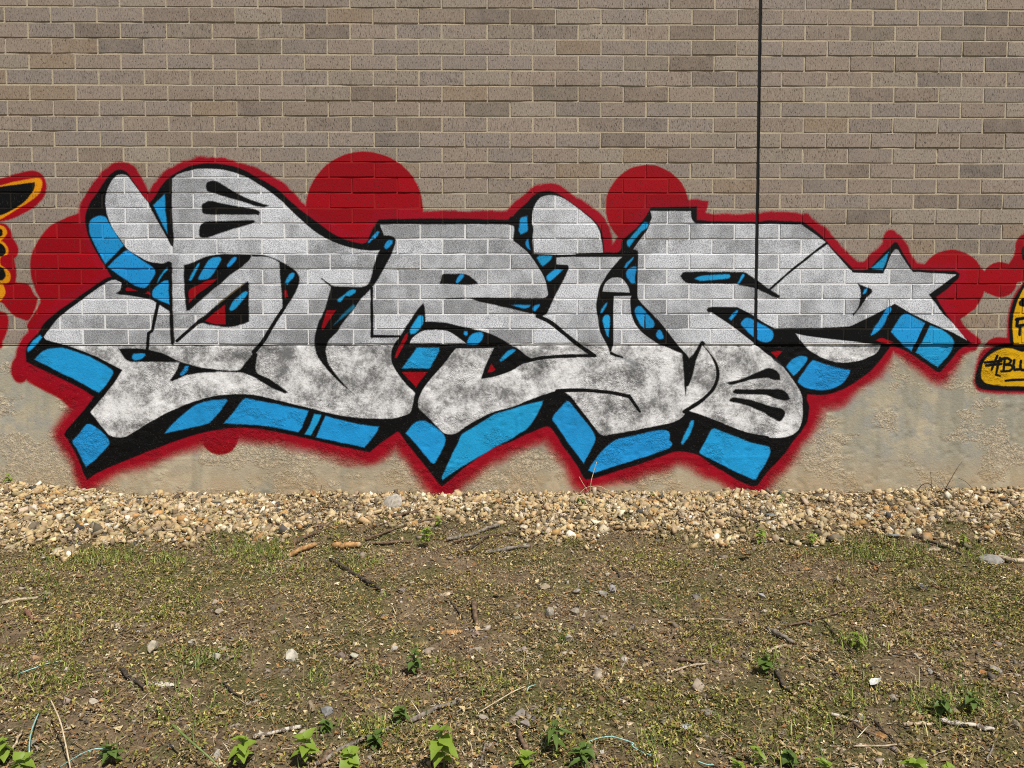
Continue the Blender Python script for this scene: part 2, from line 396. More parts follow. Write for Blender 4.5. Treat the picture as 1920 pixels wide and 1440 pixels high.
# ---- black shapes over the silver
K = ['A 1120,490 1160,440 1260,310 1292,300* 1287,500 1305,740 1300,812 1278,800 1240,720 1130,530',
 'A 1550,330 1600,314 1650,330 1800,420 1920,470 B 60,488 100,500 60,517 0,507 A 1700,440 1570,400 1545,375',
 'A 1515,490 1570,465 1700,490 1920,530 B 32,550 20,577 0,572 A 1800,572 1560,570 1520,560 1510,520',
 'A 1500,740 1490,700 1510,640 1560,620 1700,615 1900,610 1918,625 1880,640 1700,695 1560,742',
 'I 270,220* 340,200 450,150 560,115 700,95 1030,100* 1020,150 940,230 800,330 700,420 560,530 450,630 330,732 295,742* 280,600 265,400',
 'I 1030,98* 1150,105 1280,140 1400,200 1480,250 1540,300 1568,365 1560,440 1530,520 1480,610 1410,712 1382,722* 1370,600 1355,400 1338,195* 1290,165 1180,130 1040,128',
 'I 990,400* 1000,430 1005,860* 920,895 800,917 700,917 560,895 480,880 420,890 430,840 520,770 700,620 850,500 940,430',
 'A 1130,940 1180,955 1260,920 1292,930* 1295,1200 1305,1440 E 1310,160 1300,192 1280,182 1268,0 A 1262,1285 1150,1215 1120,1130',
 'A 850,1035 920,1090 905,1130 868,1160 900,1172 960,1172 1060,1190 1150,1215 1262,1290* 1200,1150 1000,1060',
 'E 885,215* 960,210 1100,218 1250,262 1350,312 1500,352 1650,372 1780,375 1840,315 1905,232 F 10,260 0,385 100,440 220,525 238,545 215,553 100,502 0,440 E 1880,420 1800,398 1700,392 '
 '1550,395 1400,415 1290,462 1266,455 1320,380 1340,318* 1100,315 980,315 930,290',
 'a 390,600 575,330 590,490* 720,490 800,520 815,570 790,680 740,810 660,950 590,1080 530,1190 460,1270 380,1360 300,1440 b 200,310 100,430 0,570 F 610,90 550,150 527,200 525,260 545,330 '
 '600,410 660,480 737,562* 660,502 580,425 500,335 455,262 435,190 440,110 470,10 B 490,1340 525,1240 548,1150 553,1112 520,1080 485,1050 492,1044 540,1078 575,1100 a 0,1255 300,1265 '
 '400,1220 450,1080 490,930 540,780 575,710 440,705 200,650',
 'C 0,585 c 940,0 945,250 965,455* 1295,465* 1305,605* 1480,615 1488,680 1440,790 1370,930 1310,1040 1250,1160 1200,1270 1150,1360 1040,1370 880,1340 600,1270 350,1210 160,1170 0,1120 '
 '-360,1132 -360,1110 0,1100 1000,1108 1160,1100 1185,1060 1170,960 1145,860 1100,750 1030,640 950,520 860,400 760,310 660,240 680,40 560,0',
 'a 1470,1220 1500,1130 1520,1070 1700,1060 1860,1070 c 60,820 110,860 130,905 0,915',
 'b 890,700 960,590 1050,450 1150,310 1230,220* 1255,300 1265,500 1450,505 1650,535 1880,590 F 1760,100 1860,150 1920,192 G 60,240 145,290* 50,320 0,352 F 1920,378 1800,422 1700,442 1688,432 '
 '1720,340 1760,260 1787,206* 1700,212 1500,212* b 1650,960 1500,1150 1350,1340 F 1250,520 1218,600 1218,655 1190,640 1195,545 b 960,1400 840,1250 760,1130 750,960 790,840',
 'd 700,500 700,250 1000,0* 1110,0* 1000,160 860,380 925,400 930,450 920,700 920,1080 960,1150 1060,1270 1150,1350 1220,1440 e 1200,120 1350,300 1500,500 1680,700 1630,740 1600,670 1400,590 '
 '1220,510 1170,475 1060,400 960,310 880,200 830,60 d 825,1300 815,1150 835,1070 565,1080 555,1300 553,1440 e 555,300 555,540 535,640 500,640 480,560 430,460 370,320 330,120 '
 'd 310,1300 305,1200 325,1090 350,960 400,870 480,740 560,640 640,560',
 'd 0,440 400,430 700,430 700,490 400,490 0,490',
 'C 1260,1030 1290,1000 1400,995 f 900,75 960,90 1090,180 1200,260 1330,350 1470,435 1440,475 1350,450 1240,400 1100,330 850,280 820,262 300,258 80,255 0,200',
 'f 360,640 400,605 820,608* 900,650 1000,700 1090,755 1230,845 1380,925* 1650,945 1920,950 D 610,932 H 770,0 930,40 1010,130 850,185 640,160 500,145 300,120 205,100 240,150 300,215 300,300 200,400 '
 'f 1420,1440 1300,1330 1090,1160 900,1010 760,900 520,740 440,690 380,690',
 'e 1595,670 1690,740 1770,650 1840,540 1870,470 1910,480 f 300,1130 290,1200 220,1380 e 1760,980 1690,1150 1665,1160 1655,1300 1645,1300 1630,1150',
 'G 1605,470 1700,450 1800,410 1920,360 H 60,372 92,410 96,452 40,450 0,435 G 1800,450 1650,487',
 'G 1655,540 1680,515 1800,520 1920,515 H 100,520 150,550 172,592 140,607 60,590 0,567 G 1850,562 1680,556',
 'G 1630,600 1660,580 1800,600 1920,640 H 100,660 137,690 122,732 90,762 40,740 0,720 G 1900,702 1760,642 1640,615',
 'D 672,603* 720,625 780,652 775,680 735,720 690,790 640,852 638,835 680,770 694,700 690,650']
for s_ in K: fill(s_, BLK, 2.3, wob=2.6)
fill('d 400,1010* 410,970 450,880 520,820 600,805 680,815 740,870 785,950 800,1025* 600,1018', SLV, 1.6, sil=1)
fill('b 1030,830* 1060,760 1130,700 1220,650 1300,632 1540,635 1620,660 1720,720 1870,835* 1500,835', SLV, 1.6, sil=1)
for s_, a_, b_ in (('I 440,855 330,950 190,1075', 7.5, 6), ('I 1400,700 1310,830 1220,980 1150,1090 1050,1200', 6.5, 9), ('A 1185,1235 1140,1440 E 1115,100 1100,225', 6.5, 7),
                   ('b 455,0 460,730', 5.5, 5.5), ('b 460,725 900,725', 5.5, 5.5), ('C 190,1330 290,1378 G 400,108 500,188 612,264', 8, 8),
                   ('G 100,312 200,288 300,276 450,268 625,268', 7, 6), ('e 530,660 600,690 700,720', 6, 4), ('G 340,535 420,528 560,528 700,540 800,556 880,575', 8, 7),
                   ('G 880,572 920,630 960,688', 7, 5), ('G 1430,170 1500,262 1540,350 1545,430 1510,520 1430,600 1300,685', 6, 8),
                   ('f 1310,340 1500,170 1700,0 D 250,450 350,370 440,305', 5, 5), ('F 1100,205 1785,200', 4, 4), ('D 640,515 860,522', 5, 5),
                   ('G 1290,690 1340,697 1450,735 1600,795 1750,852 1920,885', 6, 7)):
    stroke(s_, BLK, a_, b_)
stroke('e 680,710 780,770 900,830', (0.25, 0.25, 0.26), 6, 9, soft=4, opac=0.6)
stroke('G 1450,190 1530,290 1572,370 1568,440 1530,530 1460,600', (0.84, 0.83, 0.80), 4, 4, soft=1.8, opac=0.8, sil=0.4)
stroke('I 930,440 780,560 650,660', (0.42, 0.36, 0.22), 3.5, 3, soft=1.5, opac=0.85)
stroke('H 60,310 130,400 190,500 222,570', (0.36, 0.36, 0.37), 9, 9, soft=6, opac=0.6)

# ---- blue and red inside the letters
Bl = ['A 1145,500* 1235,413* 1256,712*',
 'I 325,390 350,330 420,205 445,193 446,225 400,310 350,397', 'I 430,370 460,310 530,190 590,140 660,130 686,150 670,200 620,290 560,365 500,385 440,390', 'I 750,225 800,160 840,127 866,135 860,165 790,235 760,246',
 'I 780,710 830,620 930,530 970,514 987,530 970,570 870,690 820,732 790,737', 'I 1405,420 1450,330 1490,304 1516,320 1500,360 1430,442',
 'E 985,275 1000,250 1080,250 1087,265 1050,297 1000,302', 'E 1350,400 1390,343 1412,345 1405,380 1370,416 1350,416',
 'a 0,1410 100,1330 160,1300 218,1310 210,1350 120,1410 b 60,120 0,200 -40,210 -60,180 -20,140',
 'a 390,600 480,490 540,425 570,440 540,510 460,560 420,605', 'a 640,660 680,580 720,555 768,565 765,610 720,670 670,695',
 'a 1715,1190 1740,1120 1790,1070 1835,1075 1838,1110 1790,1170 1740,1215',
 'b 1020,660 1040,590 1100,500 1160,415 1215,415 1235,450 1228,520 1180,600 1110,680 1040,700',
 'F 1580,183 1600,130 1640,95 1690,92 1707,115 1690,155 1650,186', 'b 1840,690 1850,650 1885,655 1890,700 1860,715',
 'b 910,1205* 1000,1080 1135,893* 1465,890* 1470,950 1330,1195 1280,1210', 'F 1825,300 1880,237 1920,216 1950,225 1925,252 1870,295 1835,312',
 'c 735,90 750,0 760,-80 800,-110 870,-125 880,60 870,110 770,155', 'c 840,300 860,240 885,215 900,330 920,385 880,370', 'c 1005,510 1050,475 1240,475 1240,520 1170,590 1100,642 1060,600', 'c 1160,780 1280,680 1410,680 1360,740 1220,860 1170,850',
 'c 630,1215 780,1208 920,1215 890,1260 790,1270', 'c 945,1270 970,1230 1050,1205 1055,1225 990,1310 960,1305',
 'd 770,330 760,260 860,150 960,30 1020,-30 1085,-20 1070,50 980,120 900,220 800,350', 'd 720,655 760,580 830,510 865,495 855,540 790,610 750,670', 'd 750,730 790,670 860,635 905,645 905,700 885,790 890,890 830,895 760,800',
 'd 360,1330 380,1270 440,1190 470,1175 460,1230 400,1330 375,1350', 'e 395,170 420,100 470,80 510,110 512,200 500,330 490,415 460,400 430,320',
 'd 880,1290 930,1225 980,1240 1080,1350 1150,1430 e 1180,200 1175,260 1120,290 1030,280 960,230 900,100', 'e 1195,370 1230,310 1270,315 1310,390 1315,440 1250,450 1210,420',
 'f 170,180 250,140 440,120 700,112 720,135 705,175 440,205 250,210', 'f 820,250 860,170 895,108 925,110 930,145 880,215 850,262', 'f 690,780 750,700 800,655 832,652 830,690 770,770 725,812',
 'f 870,860 900,800 960,765 1040,785 1150,840 1270,905 1340,955 1367,1010 1355,1080 1290,1130 1220,1130 1130,1100 1010,1010 920,920',
 'D 770,490* 830,440 903,372* 890,430 862,506* 800,500', 'D 710,680 725,650 745,643 742,670 720,687',
 'D 770,990 800,930 850,860 890,790 915,780 927,800 900,850 860,930 800,985 775,997', 'D 920,970 960,905 1000,848 1045,832 1185,905* 1110,1060 1090,1120* 1020,1070',
 'D 1215,920* 1300,950 1370,1000 1397,1050 1390,1100 1340,1170 1282,1237* 1200,1182 1118,1122* 1150,1060',
 'H 140,350 180,300 240,270 290,272 302,290 280,330 230,390 195,420 160,382', 'H 225,460 270,390 330,310 345,300 450,335 560,365 627,375* 610,420 560,480 480,520 400,528 310,515 250,490',
 'G 1268,920 1300,850 1345,755 1366,755 1360,800 1330,870 1283,935', 'G 1410,990 1450,910 1500,820 1560,830 1700,880 1800,920 1920,945 H 20,962 20,1000 0,1050 G 1900,1090 1860,1150 1832,1197 1800,1195 1700,1150 1550,1075 1440,1018',
 'G 303,740 360,660 410,608 440,620 520,720 600,820 627,880 620,920 570,1020 540,1082 500,1030 420,920 340,800', 'G 570,1130 620,1050 700,960 780,900 900,870 1050,835 1150,825 1185,845 1185,900 1202,930 1180,960 1080,1000 900,1060 700,1120 620,1147',
 'G 235,605* 100,635 0,670 F 1800,700 1700,760 1600,820 1540,860 1510,930 1450,1050 1390,1182 1400,1202 1500,1130 1650,1040 1800,950 1920,892 G 60,850 110,820 150,770 200,690',
 'F 1122,850 1180,780 1230,752 1290,765 1380,830 1422,880 1415,930 1380,1010 1340,1077 1310,1070 1230,970 1160,890',
 'E 1232,852* 1290,780 1400,680 1480,630 1600,600 1690,594 1702,610 1660,670 1610,730 1560,777 1400,815', 'E 1672,777* 1740,700 1800,620 1840,588 1920,600 F 200,640 392,680* 370,740 340,810 312,842* 150,810 0,790',
 'F 363,857* 400,790 435,703* 490,712* 460,780 410,867*', 'F 447,882* 480,800 520,718* 650,755 800,785 922,798* 915,830 870,890 810,957* 700,935 560,905',
 'E 538,910 580,860 640,785 690,788 760,835 810,900 817,930 760,1000 700,1060 640,1107 610,1050 570,970', 'E 252,297 310,240 380,212 470,208 560,235 700,290 820,360 847,385 840,420 790,490 740,547* 690,522 560,450 400,372', 'E 200,215 250,150 300,110 317,130 285,170 230,225 205,240',
 'A 665,640 690,600 740,578 790,585 815,625 850,680 890,745 927,800* 880,850 790,942* 760,890 710,800 675,720', 'A 808,962* 870,900 950,838 1000,865 1080,920 1140,960 1167,1000 1150,1040 1110,1100 1080,1120 1020,1105 940,1060 870,1010',
 'A 1175,1085 1190,1040 1230,985 1257,963 1257,985 1225,1020 1180,1087', 'A 1143,1140 1190,1090 1240,1060 1262,1065 1270,1242* 1150,1192']
for i_, s_ in enumerate(Bl): fill(s_, (BLU[0], BLU[1] + .02 * math.sin(i_ * 1.7), BLU[2] + .015 * math.sin(i_ * 2.9)), 2.6, wob=3.0)
fill('b 0,410 100,310 180,245 208,260 200,310 100,390 0,470 -60,520 -120,560', (0.10, 0.42, 0.55), 3.0)
for s_ in ('I 325,600 325,510 400,460 520,400 637,375 620,400 520,480 400,570 340,640 323,652', 'I 503,852* 560,800 732,663* 737,887* 620,887', 'I 1398,510 1425,503 1442,580 1400,587',
           'A 938,1127 960,1114 1032,1142 950,1142', 'A 1088,1162 1110,1143 1137,1172', 'B 530,1285* 602,1285* 550,1360 500,1440 490,1420', 'b 795,1050 830,940 890,820 960,690 1000,670 995,740 940,850 880,960 830,1050',
           'b 905,1262* 1290,1260* 1190,1390 F 1200,507* 1130,430', 'F 1733,397* 1765,328* 1797,370 1780,387', 'D 808,1032 860,1014 942,1047 900,1062', 'f 1330,1280* 1420,1262 1505,1270* 1415,1378*'):
    fill(s_, RED, 1.6)
stroke('e 1030,110 1035,280', BLK, 1.6, 1.6, soft=1.2); stroke('D 1192,915 1150,1000 1100,1110', BLK, 8, 7)

def image_from(name, arr, noncolor):
    im = bpy.data.images.new(name, TEX_W, TEX_H, alpha=True)
    im.alpha_mode = 'CHANNEL_PACKED'
    if noncolor: im.colorspace_settings.name = 'Non-Color'
    im.pixels.foreach_set(np.ascontiguousarray(arr, np.float32).ravel())
    im.update(); im.pack()
    return im
IM_INK = image_from('spray_paint_colour', np.concatenate([INK, np.ones_like(COV)[..., None]], -1), False)
IM_COV = image_from('spray_paint_cover', np.stack([COV, SIL, np.zeros_like(COV), np.ones_like(COV)], -1), True)

# ------------------------------------------------------------------ materials
class NT:
    def __init__(self, name):
        self.m = bpy.data.materials.new(name); self.m.use_nodes = True
        self.t = self.m.node_tree
        self.b = self.t.nodes['Principled BSDF']
        self.b.inputs['Specular IOR Level'].default_value = 0.15
    def n(self, typ, **kw):
        x = self.t.nodes.new(typ)
        for k, v in kw.items(): setattr(x, k, v)
        return x
    def l(self, a, b): self.t.links.new(a, b)
    def val(self, sock, v):
        if hasattr(v, 'is_linked') or hasattr(v, 'links'): self.l(v, sock)
        else: sock.default_value = v
    def pos(self, scale=(1, 1, 1), local=False):
        if local: o = self.n('ShaderNodeTexCoord').outputs['Object']
        else: o = self.n('ShaderNodeNewGeometry').outputs['Position']
        m = self.n('ShaderNodeVectorMath', operation='MULTIPLY')
        self.l(o, m.inputs[0]); m.inputs[1].default_value = scale
        return m.outputs[0]
    def noise(self, vec, scale, detail=3, rough=0.55, dist=0.0):
        x = self.n('ShaderNodeTexNoise')
        self.l(vec, x.inputs['Vector'])
        x.inputs['Scale'].default_value = scale; x.inputs['Detail'].default_value = detail
        x.inputs['Roughness'].default_value = rough; x.inputs['Distortion'].default_value = dist
        return x.outputs['Fac']
    def ramp(self, fac, a, b, lo=0.0, hi=1.0):
        x = self.n('ShaderNodeMapRange'); x.interpolation_type = 'SMOOTHSTEP'
        self.l(fac, x.inputs['Value'])
        x.inputs['From Min'].default_value = a; x.inputs['From Max'].default_value = b
        x.inputs['To Min'].default_value = lo; x.inputs['To Max'].default_value = hi
        return x.outputs['Result']
    def math(self, op, a, b=0.0):
        x = self.n('ShaderNodeMath', operation=op)
        self.val(x.inputs[0], a); self.val(x.inputs[1], b)
        return x.outputs[0]
    def mix(self, fac, a, b, mode='MIX'):
        x = self.n('ShaderNodeMix', data_type='RGBA', blend_type=mode)
        self.val(x.inputs[0], fac)
        self.val(x.inputs[6], a if not isinstance(a, tuple) else (*a, 1.0))
        self.val(x.inputs[7], b if not isinstance(b, tuple) else (*b, 1.0))
        return x.outputs[2]
    def bump(self, h, strength, dist, prev=None):
        x = self.n('ShaderNodeBump')
        x.inputs['Strength'].default_value = strength; x.inputs['Distance'].default_value = dist
        self.l(h, x.inputs['Height'])
        if prev is not None: self.l(prev, x.inputs['Normal'])
        return x.outputs[0]
    def done(self, col, rough=0.9, normal=None):
        self.val(self.b.inputs['Base Color'], col if not isinstance(col, tuple) else (*col, 1.0))
        self.val(self.b.inputs['Roughness'], rough)
        if normal is not None: self.l(normal, self.b.inputs['Normal'])
        return self.m

def paint_nodes(T):
    """spray paint laid over the wall plane: colour, cover and silver amount at this point of the wall"""
    g = T.n('ShaderNodeNewGeometry').outputs['Position']
    s = T.n('ShaderNodeSeparateXYZ'); T.l(g, s.inputs[0])
    u = T.math('MULTIPLY', T.math('SUBTRACT', s.outputs[0], TEX_X0), TEX_S / TEX_W)
    v = T.math('MULTIPLY', T.math('SUBTRACT', s.outputs[2], TEX_Z0), TEX_S / TEX_H)
    c = T.n('ShaderNodeCombineXYZ'); T.l(u, c.inputs[0]); T.l(v, c.inputs[1])
    ti = T.n('ShaderNodeTexImage', image=IM_INK, extension='CLIP'); T.l(c.outputs[0], ti.inputs[0])
    tc = T.n('ShaderNodeTexImage', image=IM_COV, extension='CLIP'); T.l(c.outputs[0], tc.inputs[0])
    sc = T.n('ShaderNodeSeparateColor'); T.l(tc.outputs[0], sc.inputs[0])
    return ti.outputs[0], sc.outputs[0], sc.outputs[1]

def brick_material(name, tint_from):
    T = NT(name)
    if tint_from == 'object':
        oi = T.n('ShaderNodeObjectInfo'); tint = oi.outputs['Color']; rnd = oi.outputs['Random']
    else:
        at = T.n('ShaderNodeAttribute', attribute_name='tint'); tint = at.outputs['Color']
        rnd = T.math('FRACT', T.math('MULTIPLY', at.outputs['Fac'], 37.7))
    sh = T.n('ShaderNodeCombineXYZ'); T.l(T.math('MULTIPLY', rnd, 31.0), sh.inputs[0]); T.l(T.math('MULTIPLY', rnd, 17.0), sh.inputs[2])
    p0 = T.n('ShaderNodeVectorMath', operation='ADD'); T.l(T.pos(), p0.inputs[0]); T.l(sh.outputs[0], p0.inputs[1])
    pv = T.n('ShaderNodeVectorMath', operation='MULTIPLY'); T.l(p0.outputs[0], pv.inputs[0]); pv.inputs[1].default_value = (1.0, 1.0, 0.28)
    pv = pv.outputs[0]; p0 = p0.outputs[0]
    streak = T.noise(pv, 150, 4, 0.7)                     # vertical drag marks of the wire-cut face
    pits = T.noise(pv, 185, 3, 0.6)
    blot = T.noise(p0, 9, 3, 0.6)
    cloud = T.noise(p0, 42, 3, 0.6)
    col = T.mix(T.ramp(streak, 0.3, 0.72), T.mix(0.5, tint, (0.24, 0.19, 0.15), 'MULTIPLY'), tint)
    col = T.mix(T.ramp(blot, 0.35, 0.7, 0.0, 0.35), col, (0.36, 0.29, 0.23))
    col = T.mix(T.ramp(cloud, 0.52, 0.75, 0.0, 0.4), col, (0.17, 0.135, 0.11))
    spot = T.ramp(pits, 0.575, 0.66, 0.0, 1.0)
    col = T.mix(T.math('MULTIPLY', spot, 0.82), col, (0.05, 0.042, 0.036))      # iron spots, plus the shade of open pores painted in dark
    ink, cov, sil = paint_nodes(T)
    grain = T.noise(p0, 170, 4, 0.75)
    patch = T.noise(p0, 8, 4, 0.65)
    lev = T.math('ADD', T.math('MULTIPLY', rnd, 0.42), T.math('MULTIPLY', patch, 0.72))
    wash = T.noise(T.pos((1.0, 1.0, 0.55)), 3.6, 3, 0.6)
    lev = T.math('ADD', lev, T.math('MULTIPLY', T.math('SUBTRACT', wash, 0.5), 0.9))
    lo = T.mix(T.ramp(lev, 0.25, 0.85), (0.17, 0.175, 0.185), (0.40, 0.42, 0.455))
    hi = T.mix(T.ramp(lev, 0.25, 0.85), (0.38, 0.39, 0.41), (0.86, 0.88, 0.93))
    silver = T.mix(T.ramp(grain, 0.42, 0.57), lo, hi)
    ink2 = T.mix(T.math('MULTIPLY', T.ramp(pits, 0.56, 0.72), 0.55), ink, (0.03, 0.025, 0.025))  # shade of the pits painted dark into the spray colour too
    ink2 = T.mix(1.0, ink2, T.mix(rnd, (0.84, 0.84, 0.84), (1.12, 1.12, 1.12)), 'MULTIPLY')
    ink2 = T.mix(sil, ink2, silver)
    thick = T.math('MULTIPLY', cov, T.math('SUBTRACT', 1.0, T.math('MULTIPLY', T.ramp(pits, 0.63, 0.75), 0.45)))
    col = T.mix(thick, col, ink2)
    hgt = T.math('SUBTRACT', T.math('MULTIPLY', streak, 0.7), T.math('MULTIPLY', spot, 1.0))
    nb = T.bump(hgt, 0.55, 0.0035)
    return T.done(col, T.math('SUBTRACT', 0.92, T.math('MULTIPLY', cov, 0.25)), nb)

def mortar_material():
    T = NT('lime_mortar')
    p = T.pos()
    a = T.noise(p, 260, 3, 0.6); b = T.noise(p, 7, 3, 0.6)
    col = T.mix(T.ramp(a, 0.3, 0.7), (0.32, 0.26, 0.18), (0.62, 0.525, 0.375))
    col = T.mix(T.ramp(b, 0.45, 0.7, 0, 0.55), col, (0.34, 0.30, 0.24))
    ink, cov, sil = paint_nodes(T)
    ink = T.mix(sil, ink, T.mix(T.ramp(a, 0.3, 0.7), (0.62, 0.62, 0.63), (0.92, 0.92, 0.93)))
    col = T.mix(T.math('MULTIPLY', cov, T.ramp(a, 0.1, 0.45, 0.55, 0.97)), col, ink)
    return T.done(col, 0.9, T.bump(a, 0.5, 0.003))

def concrete_material():
    T = NT('weathered_concrete')
    p = T.pos()
    ps = T.pos((1.0, 1.0, 0.16))
    big = T.noise(p, 1.7, 4, 0.6); mid = T.noise(p, 7, 4, 0.65); fine = T.noise(p, 90, 4, 0.7); streak = T.noise(ps, 5.5, 3, 0.5)
    col = T.mix(T.ramp(big, 0.38, 0.62), (0.40, 0.365, 0.275), (0.52, 0.45, 0.32))
    col = T.mix(T.ramp(mid, 0.42, 0.62, 0, 0.8), col, (0.335, 0.33, 0.295))
    col = T.mix(T.ramp(streak, 0.47, 0.60, 0, 0.75), col, (0.315, 0.295, 0.225))
    ex0 = T.n('ShaderNodeAttribute', attribute_name='tint').outputs['Fac']      # where the skin has broken away
    grit = T.noise(p, 62, 5, 0.75)
    ex = T.math('MULTIPLY', ex0, T.ramp(grit, 0.36, 0.62))
    col = T.mix(ex, col, T.mix(T.ramp(fine, 0.35, 0.65), (0.44, 0.35, 0.235), (0.74, 0.63, 0.46)))
    s = T.n('ShaderNodeSeparateXYZ'); T.l(p, s.inputs[0])
    soil = T.math('MULTIPLY', T.ramp(s.outputs[2], 0.34, 0.03), T.ramp(mid, 0.3, 0.62))
    col = T.mix(T.math('MULTIPLY', soil, 0.7), col, (0.50, 0.37, 0.21))         # soil splashed up by rain
    col = T.mix(T.ramp(fine, 0.25, 0.42, 0.45, 0.0), col, (0.16, 0.14, 0.11))
    ink, cov, sil = paint_nodes(T)
    a = T.noise(p, 4.6, 5, 0.68); b = T.noise(p, 300, 3, 0.6); c = T.noise(p, 60, 3, 0.6)
    lev = T.math('ADD', T.math('MULTIPLY', a, 0.95), T.math('MULTIPLY', c, 0.30))
    silver = T.mix(T.ramp(T.math('ADD', lev, T.math('MULTIPLY', b, 0.40)), 0.66, 0.98), (0.17, 0.17, 0.172), (0.88, 0.88, 0.89))
    ink = T.mix(1.0, ink, T.mix(T.ramp(mid, 0.3, 0.7), (0.88, 0.88, 0.88), (1.06, 1.06, 1.06)), 'MULTIPLY')
    ink = T.mix(sil, ink, silver)
    ink = T.mix(T.ramp(c, 0.62, 0.75, 0.0, 0.25), ink, (0.02, 0.02, 0.025))
    col = T.mix(T.math('MULTIPLY', cov, T.ramp(fine, 0.22, 0.4, 0.72, 1.0)), col, ink)
    hh = T.math('ADD', T.math('MULTIPLY', fine, 0.35), T.math('MULTIPLY', T.math('MULTIPLY', T.ramp(grit, 0.35, 0.62), T.math('ADD', T.math('MULTIPLY', ex0, 0.9), 0.14)), 1.0))
    nb = T.bump(hh, 0.7, 0.006)
    return T.done(col, T.math('SUBTRACT', 0.92, T.math('MULTIPLY', cov, 0.28)), nb)

def tinted(name, rough=0.9, vary=0.35, scale=120, spec=0.2):
    T = NT(name)
    at = T.n('ShaderNodeAttribute', attribute_name='tint').outputs['Color']
    f = T.noise(T.pos(), scale, 3, 0.6)
    T.b.inputs['Specular IOR Level'].default_value = spec
    return T.done(T.mix(T.ramp(f, 0.3, 0.7, vary, 0.0), at, (0.05, 0.04, 0.03)), rough)

def plain(name, c1, c2, scale, stretch=(1, 1, 1), rough=0.85, bump=0.0, lo=0.35, hi=0.65, spec=0.2):
    T = NT(name)
    f = T.noise(T.pos(stretch, local=True), scale, 4, 0.65)
    T.b.inputs['Specular IOR Level'].default_value = spec
    return T.done(T.mix(T.ramp(f, lo, hi), c1, c2), rough, T.bump(f, bump, 0.004) if bump else None)

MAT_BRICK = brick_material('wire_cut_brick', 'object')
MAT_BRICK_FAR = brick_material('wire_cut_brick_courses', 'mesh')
MAT_MORTAR = mortar_material()
MAT_CONC = concrete_material()
T = NT('joint_sealant')
MAT_SEAL = T.done((0.012, 0.012, 0.013), 0.7)

# ------------------------------------------------------------------ brick wall: two panels either side of the control joint
X_JOINT, GAP = 16 * BL, 0.010
X_MIN, X_MAX, K_TOP = -14 * BL, 38 * BL, 40
JW = 0.0086

def brick_mesh(name, L, seed):
    """one brick, face at y = 0 looking towards -y, centred on x and z; ragged front arrises"""
    rg = random.Random(seed)
    h = (CH - JW) / 2; l = L / 2
    o = [(-l, -h), (-l * .34, -h), (l * .36, -h), (l, -h), (l, h), (l * .3, h), (-l * .38, h), (-l, h)]
    n = len(o); V = []
    for x, z in o:
        V.append((x - math.copysign(.0022 + rg.random() * .0022, x) * (abs(x) > l * .9) + rg.uniform(-.004, .004) * (abs(x) < l * .9), rg.uniform(0, .0007), z - math.copysign(.0014 + rg.random() * .0028, z)))
    for x, z in o: V.append((x, .0032 + rg.random() * .0015, z - math.copysign(rg.random() * .001, z)))
    for x, z in o: V.append((x, .055, z))
    F = [tuple(range(n))]
    for r in (0, n):
        for i in range(n):
            j = (i + 1) % n
            F.append((r + i, r + n + i, r + n + j, r + j))
    me = mesh_py(name, V, F)
    return me

FULL = [brick_mesh('brick_face', BL - JW, i) for i in range(10)]
HALF = [brick_mesh('half_brick_face', BL / 2 - JW / 2 - GAP, 50 + i) for i in range(4)]
SHORT = [brick_mesh('cut_brick_face', BL - JW / 2 - GAP, 70 + i) for i in range(4)]
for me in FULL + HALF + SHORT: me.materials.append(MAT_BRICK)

def brick_tint(rg):
    t = rg.random()
    base = [(0.345, 0.282, 0.235), (0.330, 0.276, 0.235), (0.362, 0.308, 0.252), (0.320, 0.272, 0.238), (0.345, 0.280, 0.226)][rg.randrange(5)]
    k = 1.07 + rg.uniform(-.07, .07)
    if t < 0.09: k *= 0.74
    elif t < 0.24: k *= 0.87
    if t > 0.95: base = (0.33, 0.255, 0.185)
    return tuple(c * k for c in base)

cells = []        # (panel, k, x0, x1)
for k in range(0, K_TOP):
    off = 0.0 if k % 2 == 0 else 0.5
    n = -14 + off - 1
    while n < 38:
        a, b = max(n, -14), min(n + 1, 38)
        for (p, q) in ([(a, 16), (16, b)] if a < 16 < b else [(a, b)]):
            if q - p > 0.05: cells.append((0 if q <= 16 else 1, k, p * BL, q * BL))
        n += 1

panels = []
for i, lb in enumerate(('tan brick wall left of the black vertical joint, sprayed with silver, blue and red letters', 'tan brick wall right of the black vertical joint, sprayed with a silver star')):
    e = empty('brick_wall', ((X_MIN + X_JOINT) / 2 if i == 0 else (X_JOINT + X_MAX) / 2, 0.0, ZC))
    tag(e, lb, 'wall'); panels.append(e)

rgb = random.Random(21)
shown = {0: [], 1: []}; rest = {0: [], 1: []}
for c in cells:
    p, k, x0, x1 = c
    q = project(np.array([[x0, 0, ZC + k * CH], [x1, 0, ZC + (k + 1) * CH]]))
    u0, u1 = np.clip(q[:, 0], 0, 1920); v1, v0 = np.clip(q[:, 1], 0, 1440)
    area = max(0, u1 - u0) * max(0, v1 - v0)
    if area < 60: rest[p].append(c)
    else: shown[p].append((round(area / 260), -k, c))
for p in (0, 1):
    shown[p].sort(key=lambda t: (-min(t[0], 6), -t[1]))
    rest[p] += [t[2] for t in shown[p][300:]]
    shown[p] = [t[2] for t in shown[p][:300]]

def cell_jit(k, x0):
    rg = random.Random(int(k * 1009 + round(x0 * 1000) * 7))
    course = math.sin(k * 2.3) * .0009
    return rg, rg.uniform(-.0009, .0009) + course, rg.uniform(-.0012, .0012), rg.uniform(-.006, .006), rg.uniform(-.008, .008)

